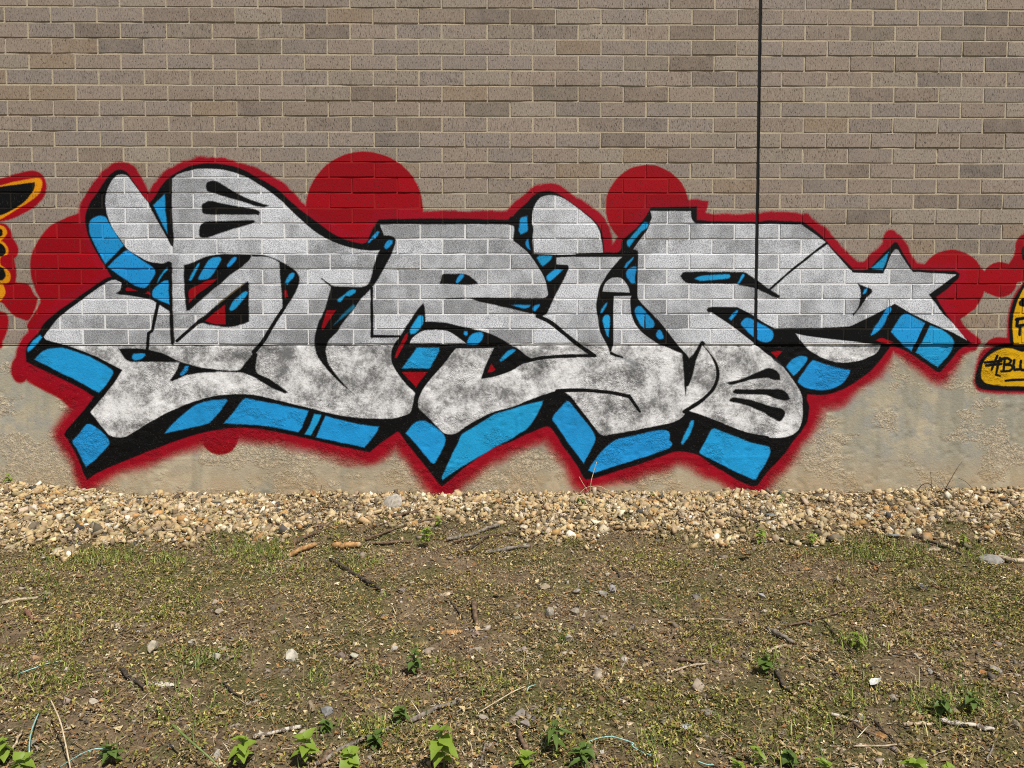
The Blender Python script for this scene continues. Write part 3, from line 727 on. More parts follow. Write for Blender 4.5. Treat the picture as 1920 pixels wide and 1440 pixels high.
for p in (0, 1):
    par = panels[p]
    for (_, k, x0, x1) in shown[p]:
        rg, dy, dz, ry, rx = cell_jit(k, x0)
        L = x1 - x0
        lj, rj = abs(x0 - X_JOINT) < 1e-6, abs(x1 - X_JOINT) < 1e-6
        a = x0 + (GAP if lj else JW / 2); b = x1 - (GAP if rj else JW / 2)
        me = rg.choice(HALF if L < BL * .6 else (SHORT if (lj or rj) else FULL))
        o = bpy.data.objects.new('brick', me)
        COL.objects.link(o)
        o.parent = par
        o.location = Vector(((a + b) / 2 + rg.uniform(-.0015, .0015), dy, ZC + (k + .5) * CH + dz)) - par.location
        w0 = me.vertices[11].co.x - me.vertices[8].co.x
        o.scale = ((b - a) / w0, 1, 1 + rg.uniform(-.018, .018))
        o.rotation_euler = (rx, ry * .6, 0)
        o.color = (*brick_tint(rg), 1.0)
    # bricks past the frame, as one mesh
    Vs, Fs, Cs, nv = [], [], [], 0
    for (_, k, x0, x1) in rest[p]:
        rg, dy, dz, ry, rx = cell_jit(k, x0)
        L = x1 - x0
        me = rg.choice(FULL)
        co = np.empty(len(me.vertices) * 3); me.vertices.foreach_get('co', co); co = co.reshape(-1, 3)
        lj, rj = abs(x0 - X_JOINT) < 1e-6, abs(x1 - X_JOINT) < 1e-6
        a = x0 + (GAP if lj else JW / 2); b = x1 - (GAP if rj else JW / 2)
        w0 = co[11, 0] - co[8, 0]
        co = co * np.array([(b - a) / w0, 1, 1]) + np.array([(a + b) / 2, dy, ZC + (k + .5) * CH + dz])
        co[:, 1] = np.where(co[:, 1] > .03, .055, co[:, 1])
        Vs.append(co); t = brick_tint(rg)
        for f in me.polygons:
            Fs.append(tuple(v + nv for v in f.vertices)); Cs += [(*t, 1.0)] * len(f.vertices)
        nv += len(co)
    V = np.concatenate(Vs) - np.array(par.location)
    me = bpy.data.meshes.new('brick_courses'); me.from_pydata(V.tolist(), [], Fs)
    at = me.color_attributes.new('tint', 'FLOAT_COLOR', 'CORNER'); at.data.foreach_set('color', np.array(Cs, np.float32).ravel())
    me.update()
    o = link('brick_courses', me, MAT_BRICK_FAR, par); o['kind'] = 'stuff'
    # mortar bed, a closed slab whose face wavers behind the bricks
    xa, xb = (X_MIN, X_JOINT - GAP - .002) if p == 0 else (X_JOINT + GAP + .002, X_MAX)
    xs = np.arange(xa, xb, 0.028); xs = np.append(xs[:-1] if xb - xs[-1] < .01 else xs, xb)
    zs = np.sort(np.concatenate([ZC + np.arange(0, K_TOP + 1) * CH - .0055, ZC + np.arange(0, K_TOP + 1) * CH + .0055, ZC + (np.arange(0, K_TOP) + .5) * CH]))
    zs = zs[(zs >= ZC - .006)]; zs[0] = ZC - .004
    GX, GZ = np.meshgrid(xs, zs)
    dep = .0032 + .0034 * (fbm(GX * 9, GZ * 26, 4, 3) - .5) * 2 + .0022 * np.sin(np.round((GZ - ZC) / CH) * 5.1 + GX * .8)
    bed = np.abs((GZ - ZC) / CH - np.round((GZ - ZC) / CH)) < .2
    dep = np.where(bed, dep, dep * .75)
    dep = np.clip(dep, .0030, .0092)
    nz, nx = GX.shape
    V = np.concatenate([np.stack([GX, dep, GZ], -1).reshape(-1, 3), np.stack([GX, np.full_like(GX, .30), GZ], -1).reshape(-1, 3)[[0, nx - 1, (nz - 1) * nx, nz * nx - 1]]])
    F = [(r * nx + c, r * nx + c + 1, (r + 1) * nx + c + 1, (r + 1) * nx + c) for r in range(nz - 1) for c in range(nx - 1)]
    b0 = nz * nx
    F += [tuple(range(nx - 1, -1, -1)) + (b0, b0 + 1), tuple(range((nz - 1) * nx, nz * nx)) + (b0 + 3, b0 + 2),
          tuple(r * nx for r in range(nz)) + (b0 + 2, b0), tuple(r * nx + nx - 1 for r in range(nz - 1, -1, -1)) + (b0 + 1, b0 + 3), (b0 + 1, b0, b0 + 2, b0 + 3)]
    me = mesh_py('mortar', V - np.array(par.location), F)
    link('mortar', me, MAT_MORTAR, par)
# sealant filling the joint, slightly hollow and wandering
zs = np.arange(ZC - .003, ZC + K_TOP * CH, 0.03)
V, F = [], []
for i, z in enumerate(zs):
    w = .0002 + .0013 * float(fbm(3.1, z * 14, 2, 2)); y = .006 + .003 * float(fbm(9.0, z * 9, 5, 2))
    V += [(X_JOINT - GAP - .002, .03, z), (X_JOINT - GAP + .0004 + w, y, z), (X_JOINT, y + .002, z), (X_JOINT + GAP - .0004 - w, y, z), (X_JOINT + GAP + .002, .03, z)]
    if i: F += [((i - 1) * 5 + j, (i - 1) * 5 + j + 1, i * 5 + j + 1, i * 5 + j) for j in range(4)]
me = mesh_py('joint_sealant', np.array(V) - np.array(panels[1].location), F)
link('joint_sealant', me, MAT_SEAL, panels[1])

# ------------------------------------------------------------------ concrete base
xs = np.concatenate([np.arange(X_MIN, -0.7, .06), np.arange(-0.7, 7.3, .0105), np.arange(7.3, X_MAX + .05, .06)])
zs = np.concatenate([[-.45, -.3, -.15], np.arange(-.06, ZC - .012, .0105), [ZC - .008, ZC - .004]])
GX, GZ = np.meshgrid(xs, zs)
y = .004 + .003 * (fbm(GX * 1.5, GZ * 1.5, 3, 3) - .5)
spall = sstep(.545, .64, fbm(GX * 5.2 + 5, GZ * 8.0 + 2, 1, 5) + .09 * (sstep(.75, .15, GZ) - .4)) 
rough = fbm(GX * 40, GZ * 52, 2, 2) - .5
pocks = sstep(.70, .80, vnoise(GX * 30 + 3, GZ * 34, 6))
y = y + spall * (.0010 + .0050 * rough) + .0006 * rough + pocks * .0028 * sstep(.45, .6, fbm(GX * 3, GZ * 3, 5, 2))
for zl in (.245, .615): y = y - .0022 * np.exp(-((GZ - zl - .008 * (fbm(GX * 2, 0 * GX, 4, 2) - .5)) / .006) ** 2) * (fbm(GX * 1.2, 0 * GX + 3, 3, 2) > .5)
for xl in (3.27, 6.62, -.1, 4.02): y = y + .002 * np.exp(-((GX - xl) / .006) ** 2)
edge = np.clip((GZ - (ZC - .035)) / .035, 0, 1)
y = y + edge ** 2 * (.006 + .012 * np.clip(fbm(GX * 6, 0 * GX + 8, 1, 3) - .35, 0, 1)) - .004 * edge * (1 - edge)
slope_right = sstep(4.2, 5.6, GX) * .006
y = y + slope_right + .002
nz, nx = GX.shape
V = np.stack([GX, y, GZ], -1).reshape(-1, 3)
idx = np.arange(nz * nx).reshape(nz, nx)
F = np.stack([idx[:-1, :-1], idx[:-1, 1:], idx[1:, 1:], idx[1:, :-1]], -1).reshape(-1, 4)
# top ledge and back
b0 = len(V)
V = np.concatenate([V, np.stack([xs, np.full_like(xs, .31), np.full_like(xs, ZC - .004)], -1), np.stack([xs, np.full_like(xs, .31), np.full_like(xs, -.45)], -1)])
t = np.arange(nx - 1)
F = np.concatenate([F, np.stack([idx[-1, :-1], idx[-1, 1:], b0 + t + 1, b0 + t], -1), np.stack([b0 + t, b0 + t + 1, b0 + nx + t + 1, b0 + nx + t], -1)])
ex = np.zeros(len(V)); ex[:nz * nx] = spall.ravel()
me = mesh_np('concrete_base', V, F, smooth=True, vcol=np.stack([ex] * 3, -1))
o = link('concrete_base', me, MAT_CONC)
tag(o, 'weathered beige concrete base under the bricks, bottoms of the graffiti letters on it', 'wall')

# ------------------------------------------------------------------ the ground
def lines(lo, hi, step, far):
    a = np.arange(lo, hi + 1e-6, step)
    out = [0.25]
    for _ in range(40):
        if sum(out) > far: break
        out.append(out[-1] * 1.35)
    c = np.cumsum(out)
    return np.concatenate([(lo - c)[::-1], a, hi + c])
gx = lines(-1.2, 7.6, .024, 60); gy = lines(-4.0, 0.1, .024, 60)
GX, GY = np.meshgrid(gx, gy)
V = np.stack([GX, GY, gz(GX, np.minimum(GY, 0.0)) + .008 * (fbm(GX * 28, GY * 28, 3, 3) - .5)], -1).reshape(-1, 3)
ny, nx = GX.shape
idx = np.arange(ny * nx).reshape(ny, nx)
F = np.stack([idx[:-1, :-1], idx[:-1, 1:], idx[1:, 1:], idx[1:, :-1]], -1).reshape(-1, 4)
T = NT('trodden_soil')
p = T.pos()
a = T.noise(p, 2.2, 4, 0.6); b = T.noise(p, 16, 4, 0.65); c = T.noise(p, 130, 4, 0.7)
col = T.mix(T.ramp(b, 0.35, 0.65), (0.125, 0.088, 0.052), (0.235, 0.170, 0.102))
col = T.mix(T.ramp(a, 0.42, 0.60, 0, 0.75), col, T.mix(T.ramp(c, 0.4, 0.6), (0.055, 0.062, 0.014), (0.12, 0.125, 0.03)))
col = T.mix(T.ramp(c, 0.52, 0.7, 0, 0.8), col, (0.34, 0.26, 0.16))
col = T.mix(T.ramp(c, 0.46, 0.3, 0, 0.8), col, (0.030, 0.024, 0.017))
MAT_SOIL = T.done(col, 0.95, T.bump(T.math('ADD', c, b), 0.9, 0.012))
o = link('ground', mesh_np('ground', V, F, smooth=True), MAT_SOIL)
tag(o, kind='structure')

MAT_STONE = tinted('crushed_stone', 0.95, 0.30, 90, 0.05)
MAT_BLADE = tinted('grass_blade', 0.6, 0.15, 60, 0.3)
MAT_DRY = tinted('dry_litter', 0.85, 0.25, 90, 0.15)

def in_view(X, Y, m=70):
    q = project(np.stack([X, Y, gz(X, Y)], -1))
    return q, (q[:, 0] > -m) & (q[:, 0] < 1920 + m) & (q[:, 1] < 1440 + m)

def scatter(n, y0=-3.6, y1=-.01, x0=-1.1, x1=7.5):
    X = RNG.uniform(x0, x1, n); Y = RNG.uniform(y0, y1, n)
    q, ok = in_view(X, Y)
    return X[ok], Y[ok], q[ok]

def pick(cols, n, vary=.18):
    """random colours from a weighted list"""
    w = np.array([c[0] for c in cols], float); w /= w.sum()
    i = RNG.choice(len(cols), n, p=w)
    c = np.array([c[1] for c in cols])[i]
    return np.clip(c * (1 + RNG.normal(0, vary, (n, 1))) * (1 + RNG.normal(0, .025, (n, 3))), .004, .95)

# rocks: a crushed, flat-faced lump of 8 corners and 12 faces
_CUB_V = np.array([(x, y, z) for z in (-.72, .72) for y in (-.72, .72) for x in (-.72, .72)])
_CUB_F = np.array([(0, 2, 1), (1, 2, 3), (4, 5, 6), (5, 7, 6), (0, 1, 4), (1, 5, 4), (2, 6, 3), (3, 6, 7), (0, 4, 2), (2, 4, 6), (1, 3, 5), (3, 7, 5)])
def rot_mats(n, tilt):
    a = RNG.uniform(0, 2 * math.pi, n); b = RNG.normal(0, tilt, n); c = RNG.normal(0, tilt, n)
    ca, sa, cb, sb, cc, sc = np.cos(a), np.sin(a), np.cos(b), np.sin(b), np.cos(c), np.sin(c)
    Z = np.zeros(n); O = np.ones(n)
    A = np.stack([ca, -sa, Z, sa, ca, Z, Z, Z, O], -1).reshape(n, 3, 3)
    B = np.stack([O, Z, Z, Z, cb, -sb, Z, sb, cb], -1).reshape(n, 3, 3)
    C = np.stack([cc, Z, sc, Z, O, Z, -sc, Z, cc], -1).reshape(n, 3, 3)
    return B @ C @ A
def rocks(X, Y, Zp, size, cols, flat=(.38, .75), tilt=.7):
    n = len(X)
    V = _CUB_V[None] * (1 + RNG.normal(0, .12, (n, 8, 1))) + RNG.uniform(-.42, .42, (n, 8, 3))
    ax = np.stack([RNG.uniform(.75, 1.35, n), RNG.uniform(.6, 1.0, n), RNG.uniform(*flat, n)], -1)
    V = V * (ax * size[:, None])[:, None, :]
    V = np.einsum('nij,nkj->nki', rot_mats(n, tilt), V) + np.stack([X, Y, Zp], -1)[:, None]
    F = _CUB_F[None] + (np.arange(n) * 8)[:, None, None]
    return V.reshape(-1, 3), F.reshape(-1, 3), np.repeat(cols, 12, 0)

# gravel strip along the wall
EDGE_U = [-80, 0, 150, 300, 480, 600, 760, 900, 1050, 1200, 1400, 1600, 1750, 1920, 2000]
EDGE_V = [1022, 1028, 1030, 1022, 1010, 1018, 1015, 1008, 1006, 1012, 1012, 1006, 1000, 1008, 1010]
def gravel_amount(q, X, Y):
    e = np.interp(q[:, 0], EDGE_U, EDGE_V) + 80 * (fbm(X * 5, Y * 7, 2, 3) - .5) - 26 * sstep(560, 640, q[:, 0]) * sstep(1020, 940, q[:, 0])
    a = sstep(12, -22, q[:, 1] - e)
    thin = .25 + sstep(480, 640, q[:, 0]) * sstep(1100, 900, q[:, 0]) * .45 + sstep(1250, 1600, q[:, 0]) * .5
    return a * (1 - thin * sstep(.40, .56, fbm(X * 3.2 + 9, Y * 5, 4, 3)))
GRAV = [(6, (.56, .425, .235)), (4, (.49, .355, .185)), (3, (.42, .325, .20)), (2.6, (.64, .535, .37)), (2.4, (.31, .235, .14)), (1.2, (.44, .26, .105)), (1.2, (.185, .150, .105)), (.4, (.085, .080, .072)), (.8, (.74, .66, .52))]
X, Y, q = scatter(60000, -1.35, -.012)
keep = RNG.random(len(X)) < gravel_amount(q, X, Y)
X, Y = X[keep][:14500], Y[keep][:14500]
n = len(X)
size = np.clip(RNG.lognormal(math.log(.0128), .42, n), .005, .032)
Vg, Fg, Cg = rocks(X, np.minimum(Y, -size - .004), gz(X, Y) + RNG.uniform(-.004, .016, n), size, pick(GRAV, n, .18))
o = link('gravel', mesh_np('gravel', Vg, Fg, fcol=Cg), MAT_STONE)
tag(o, 'strip of cream and tan crushed gravel along the foot of the wall', 'gravel', kind='stuff')

# pebbles trodden into the soil
PEB = [(4, (.30, .25, .185)), (3, (.39, .33, .25)), (2, (.22, .195, .17)), (1.2, (.52, .46, .37)), (1, (.32, .20, .115))]
X, Y, q = scatter(9000, -3.5, -.75)
PATCH_P = [(1870, 1290, 110, 60, .9), (80, 1380, 120, 40, .4), (1000, 1345, 90, 30, .8), (560, 1250, 120, 60, .4), (1080, 1150, 200, 60, .4), (1400, 1390, 100, 40, .5), (530, 1340, 70, 35, .5), (1640, 1390, 150, 45, .5)]
def blobs(q, L):
    s = np.zeros(len(q))
    for (u, v, ru, rv, k) in L: s = np.maximum(s, k * np.exp(-((q[:, 0] - u) / ru) ** 2 - ((q[:, 1] - v) / rv) ** 2))
    return s
keep = RNG.random(len(X)) < .14 + blobs(q, PATCH_P)
X, Y = X[keep], Y[keep]; n = len(X)
size = np.clip(RNG.lognormal(math.log(.0085), .42, n), .004, .024)
Vg, Fg, Cg = rocks(X, Y, gz(X, Y) + size * .1, size, pick(PEB, n, .2), (.35, .7), .3)
o = link('pebbles', mesh_np('pebbles', Vg, Fg, fcol=Cg), MAT_STONE)
tag(o, 'small pebbles trodden into the brown soil', 'pebbles', kind='stuff')

# blades: leaf-thin tapering strips, each bent once
def blades(X, Y, Zp, length, width, lean, cols, bend=.5):
    n = len(X)
    a = RNG.uniform(0, 2 * math.pi, n)
    d = np.stack([np.cos(a), np.sin(a), np.zeros(n)], -1); s = np.stack([-np.sin(a), np.cos(a), np.zeros(n)], -1)
    up = np.array([0, 0, 1.0])
    l1 = lean; l2 = np.minimum(lean + RNG.uniform(.1, 1, n) * bend, 1.75)
    P0 = np.stack([X, Y, Zp], -1)
    P1 = P0 + (d * np.sin(l1)[:, None] + up * np.cos(l1)[:, None]) * (length * .55)[:, None]
    P2 = P1 + (d * np.sin(l2)[:, None] + up * np.cos(l2)[:, None]) * (length * .45)[:, None]
    w = (s * width[:, None]) * .5
    V = np.stack([P0 - w, P0 + w, P1 + w * .8, P1 - w * .8, P2], 1).reshape(-1, 3)
    b = (np.arange(n) * 5)[:, None]
    F = np.concatenate([b + np.array([[0, 1, 2]]), b + np.array([[0, 2, 3]]), b + np.array([[3, 2, 4]])], 1).reshape(-1, 3)
    return V, F, np.repeat(cols, 3, 0)

def flakes(X, Y, Zp, size, tilt, cols, slim=.5):
    n = len(X)
    base = np.array([(-.5, -.5, 0), (.5, -.35, .12), (.1, .6, -.05)])
    V = base[None] * np.stack([size * RNG.uniform(.3, 1.0, n) * slim * 2, size * RNG.uniform(.7, 1.3, n), size], -1)[:, None, :]
    V = np.einsum('nij,nkj->nki', rot_mats(n, tilt), V) + np.stack([X, Y, Zp], -1)[:, None]
    return V.reshape(-1, 3), np.arange(n * 3).reshape(n, 3), cols

GREEN = [(440, 1032, 75, 24, 1.0), (190, 1050, 110, 16, .7), (330, 1050, 80, 14, .6), (520, 1045, 40, 34, 1.0), (660, 1056, 55, 16, .7), (500, 1030, 30, 20, .9), (55, 1105, 50, 25, .5), (345, 1118, 45, 22, .6),
 (1650, 1035, 85, 18, 1.0), (1700, 1050, 90, 14, .6), (1850, 1030, 55, 24, .8), (380, 1238, 55, 18, .9), (90, 1262, 75, 34, .8), (275, 1312, 80, 26, .7), (20, 1270, 45, 40, .6), (125, 1215, 35, 25, .6), (610, 1268, 26, 22, .8),
 (1052, 1195, 14, 18, .8), (1600, 1205, 40, 26, .7), (690, 1262, 40, 14, .4), (1790, 1325, 75, 34, .9), (1440, 1252, 26, 16, .9), (700, 1372, 55, 26, .8), (760, 1345, 40, 18, .6), (1030, 1400, 70, 44, .9), (215, 1424, 50, 18, .9),
 (1230, 1412, 70, 30, .5), (1600, 1300, 70, 40, .4), (1780, 1250, 30, 20, .4), (900, 1260, 80, 25, .3), (1380, 1330, 60, 30, .35), (1480, 1395, 60, 40, .6), (620, 1340, 60, 24, .5), (940, 1285, 40, 20, .5)]
MOSS = [(1060, 1018, 40, 13, .9), (1260, 1062, 50, 14, .8), (1170, 1040, 90, 20, .6), (1890, 1140, 60, 42, 1.0), (1340, 1218, 95, 28, .8), (1420, 1240, 60, 26, .6), (1200, 1318, 190, 34, .8), (1530, 1320, 100, 46, .8), (1300, 1390, 90, 40, .7),
 (60, 1200, 90, 26, .8), (270, 1160, 120, 34, .6), (1650, 1155, 80, 24, .5), (1700, 1215, 80, 24, .6), (340, 1350, 130, 30, .8), (60, 1340, 60, 36, .7), (1540, 1110, 60, 24, .3), (950, 1040, 60, 16, .4), (250, 1090, 140, 26, .6), (1800, 1085, 110, 30, .6), (560, 1100, 100, 34, .4), (1840, 1290, 60, 20, .5)]

# moss and creeping weeds: cushions of tiny leaves, high in the middle
X, Y, q = scatter(680000, -3.5, -.62)
grav = gravel_amount(q, X, Y)
nz = fbm(X * 5 + 3, Y * 5, 1, 4)
clump = fbm(X * 22 + 7, Y * 22, 6, 3)
bm_, bg_ = blobs(q, MOSS), blobs(q, GREEN)
pr = (.42 * sstep(.42, .60, nz) + .06 + bm_ * sstep(.30, .52, nz + .12) * .9 + .45 * bg_) * sstep(.36, .52, clump + .10 * bm_) * (1 - .96 * grav)
keep = RNG.random(len(X)) < pr
X, Y, q, clump = X[keep][:260000], Y[keep][:260000], q[keep][:260000], clump[keep][:260000]; n = len(X)
lush = np.clip(blobs(q, MOSS) + blobs(q, GREEN) * .8, 0, 1)
cG = pick([(4, (.185, .190, .030)), (3, (.31, .300, .060)), (2, (.100, .130, .024)), (1.6, (.42, .37, .115))], n, .28)
cB = pick([(3, (.36, .265, .090)), (3, (.27, .175, .062)), (2, (.47, .37, .16)), (2, (.22, .195, .050)), (1, (.14, .09, .04))], n, .25)
isg = (RNG.random(n) < .26 + .70 * lush)[:, None]
size = RNG.uniform(.006, .015, n)
Vb, Fb, Cb = flakes(X, Y, gz(X, Y) + RNG.uniform(0, 1, n) * (.005 + .036 * np.clip(clump - .38, 0, .4) / .4), size, .85, np.where(isg, cG, cB), .45)
o = link('moss', mesh_np('moss', Vb, Fb, fcol=Cb), MAT_BLADE)
tag(o, 'low olive and rusty moss cushions covering the bare soil', 'moss', kind='stuff')

# dry litter: straw, leaf crumbs and bark bits
X, Y, q = scatter(520000, -3.5, -.012)
grav = gravel_amount(q, X, Y)
dirty = blobs(q, [(640, 965, 140, 30, .5), (800, 1000, 120, 16, .6), (1480, 960, 130, 30, .35), (1700, 965, 160, 30, .75), (1880, 985, 80, 30, .7), (1330, 950, 50, 16, .4)])
pr = (.28 + .45 * (fbm(X * 6 + 31, Y * 6, 2, 4) > .5)) * (1 - grav) + grav * (dirty * 1.3 + .16)
keep = RNG.random(len(X)) < pr
X, Y, q = X[keep][:190000], Y[keep][:190000], q[keep][:190000]; n = len(X)
ga = gravel_amount(q, X, Y)
LIT = [(3, (.42, .305, .155)), (3, (.275, .180, .092)), (2.2, (.56, .44, .245)), (2.6, (.105, .070, .042)), (.6, (.70, .60, .42)), (1.4, (.33, .165, .065)), (1.0, (.31, .26, .20))]
cl = pick(LIT, n, .22)
fl = RNG.random(n) < .72
size = RNG.lognormal(math.log(.0085), .45, n)
Va, Fa, Ca = flakes(X[fl], Y[fl], (gz(X, Y) + RNG.uniform(.001, .010, n) + .010 * ga)[fl], np.clip(size[fl], .004, .028), .45, cl[fl], .55)
b_ = ~fl; m = int(b_.sum())
L = RNG.lognormal(math.log(.022), .5, m)
Vb, Fb, Cb = blades(X[b_], Y[b_], (gz(X, Y) + RNG.uniform(.002, .014, n) + .010 * ga)[b_], L, RNG.uniform(.0012, .0032, m), RNG.uniform(1.0, 1.65, m), cl[b_], .25)
o = link('dry_litter', mesh_np('dry_litter', np.concatenate([Va, Vb]), np.concatenate([Fa, Fb + len(Va)]), fcol=np.concatenate([Ca, Cb])), MAT_DRY)
tag(o, 'brown dry straw, bark crumbs and leaf bits strewn over the ground', 'litter', kind='stuff')
# fine dead twigs caught in the gravel and at the bottom right
X, Y, q = scatter(60000, -3.4, -.02)
pr = blobs(q, [(640, 958, 130, 24, .5), (800, 995, 110, 16, .5), (560, 995, 80, 12, .4), (1460, 965, 110, 22, .3), (1700, 965, 150, 26, .6), (1880, 980, 80, 26, .6), (1640, 1385, 110, 34, .22), (1800, 1400, 90, 30, .2), (330, 1400, 90, 30, .15), (900, 1420, 70, 25, .12)])
keep = RNG.random(len(X)) < pr * .8
X, Y, q = X[keep][:5200], Y[keep][:5200], q[keep][:5200]; n = len(X)
L = RNG.lognormal(math.log(.075), .45, n)
Vb, Fb, Cb = blades(X, np.minimum(Y, -.1 * 0 - .03), gz(X, Y) + RNG.uniform(.008, .026, n), L, RNG.uniform(.0016, .0036, n), RNG.uniform(1.42, 1.60, n),
                    pick([(4, (.10, .072, .050)), (3, (.17, .12, .08)), (2, (.055, .042, .032)), (2, (.38, .30, .20))], n, .2), .12)
Vb[:, 1] = np.minimum(Vb[:, 1], -.006)
o = link('twig_litter', mesh_np('twig_litter', Vb, Fb, fcol=Cb), MAT_DRY)
tag(o, 'fine dead twigs tangled over the gravel and the lower right corner', 'twigs', kind='stuff')

# grass in ragged patches
X, Y, q = scatter(330000, -3.5, -.55)
nz = fbm(X * 7 + 13, Y * 7, 3, 3)
pr = np.clip(blobs(q, GREEN) * sstep(.34, .60, nz) * 1.0 + .012 * sstep(.5, .7, nz), 0, 1)
keep = RNG.random(len(X)) < pr
X, Y, q = X[keep][:80000], Y[keep][:80000], q[keep][:80000]; n = len(X)
L = np.clip(RNG.lognormal(math.log(.036), .42, n), .012, .09)
Vb, Fb, Cb = blades(X, Y, gz(X, Y) - .001, L, RNG.uniform(.0018, .0042, n), np.abs(RNG.normal(.35, .6, n)),
                    pick([(4, (.150, .200, .030)), (3, (.235, .290, .050)), (2, (.080, .130, .024)), (1.6, (.34, .35, .08)), (.9, (.44, .37, .15))], n, .2), .9)
o = link('grass', mesh_np('grass', Vb, Fb, fcol=Cb), MAT_BLADE)
tag(o, 'short green grass growing in ragged patches', 'grass', kind='stuff')

# ------------------------------------------------------------------ sticks and branches
WOOD = {
 'brown': plain('brown_bark', (.075, .048, .030), (.215, .145, .092), 60, (1, 1, 1), .9, .5),
 'dark': plain('dark_bark', (.030, .024, .019), (.105, .080, .060), 70, (1, 1, 1), .9, .5),
 'grey': plain('grey_bark', (.10, .085, .068), (.30, .255, .205), 60, (1, 1, 1), .9, .5),
 'pale': plain('bare_pale_wood', (.30, .225, .150), (.60, .49, .34), 45, (1, 1, 1), .85, .3),
 'orange': plain('split_orange_wood', (.24, .125, .05), (.52, .31, .13), 55, (1, 1, 1), .85, .4),
 'birch': plain('white_peeling_bark', (.14, .11, .085), (.58, .52, .43), 42, (1, 1, 1), .85, .4, .42, .52),
 'red': plain('reddish_twig_bark', (.12, .055, .035), (.30, .165, .11), 60, (1, 1, 1), .85, .3),
}
MAT_CUT = plain('cut_wood_end', (.40, .27, .15), (.62, .47, .30), 70)

def tube(path, rad, sides=8, seed=0, rough=.12, cap=True):
    rg = random.Random(seed)
    P = [Vector(p) for p in path]; V, F = [], []
    for i, p in enumerate(P):
        t = (P[min(i + 1, len(P) - 1)] - P[max(i - 1, 0)]).normalized()
        a = t.cross(Vector((0, 0, 1)))
        a = Vector((1, 0, 0)) if a.length < 1e-4 else a.normalized()
        b = a.cross(t).normalized()
        r = rad[i] if hasattr(rad, '__len__') else rad
        for k in range(sides):
            th = 2 * math.pi * k / sides
            q = r * (1 + rg.uniform(-rough, rough))
            V.append(p + (a * math.cos(th) + b * math.sin(th)) * q)
    for i in range(len(P) - 1):
        for k in range(sides):
            F.append((i * sides + k, i * sides + (k + 1) % sides, (i + 1) * sides + (k + 1) % sides, (i + 1) * sides + k))
    if cap: F += [tuple(range(sides - 1, -1, -1)), tuple(range((len(P) - 1) * sides, len(P) * sides))]
    return V, F

def stick(name, label, cat, pix, d, wood, lift=0.0, taper=.75, knots=0, arch=0.0, ends=True, seed=None):
    """pix: photo points the stick runs through, d: thickness in photo pixels"""
    rg = random.Random(seed if seed is not None else int(pix[0][0] * 13 + pix[0][1]))
    G = [ground_pt(*p) for p in pix]
    dep = sum(g[2] for g in G) / len(G)
    r0 = max(.0011, d / FPX * dep * .5)
    n = max(6, int(sum(math.hypot(G[i + 1][0] - G[i][0], G[i + 1][1] - G[i][1]) for i in range(len(G) - 1)) / .025))
    n = min(n, 22)
    path, rad = [], []
    for i in range(n + 1):
        t = i / n * (len(G) - 1); j = min(int(t), len(G) - 2); f = t - j
        x = G[j][0] * (1 - f) + G[j + 1][0] * f; y = G[j][1] * (1 - f) + G[j + 1][1] * f
        if 0 < i < n: x += rg.gauss(0, r0 * .35); y += rg.gauss(0, r0 * .35)
        path.append([x, min(y, -r0 - .004), 0]); rad.append(r0 * (1 - (1 - taper) * i / n) * (1 + rg.uniform(-.1, .1)))
    # rigid: rests on the high points of the ground under it
    zs = [float(gz(p[0], p[1])) for p in path]
    m = np.polyfit(np.linspace(0, 1, n + 1), zs, 1)
    up = max(z - (m[0] * i / n + m[1]) for i, z in enumerate(zs)) * .7
    for i, p in enumerate(path):
        p[2] = m[0] * i / n + m[1] + up + r0 * .75 + .004 + lift + arch * math.sin(math.pi * i / n) + (rg.gauss(0, r0 * .2) if 0 < i < n else 0)
    for _ in range(knots):
        i = rg.randrange(1, n); rad[i] *= 1.35
    org = Vector(path[n // 2])
    V, F = tube(path, rad, 9 if d > 5 else 6, rg.randrange(9999))
    me = mesh_py(name, [v - org for v in V], F, True)
    me.materials.append(WOOD[wood])
    if ends and d > 5:
        me.materials.append(MAT_CUT)
        me.polygons[len(F) - 1].material_index = 1; me.polygons[len(F) - 2].material_index = 1
    o = bpy.data.objects.new(name, me); COL.objects.link(o); o.location = org
    tag(o, label, cat)
    return o

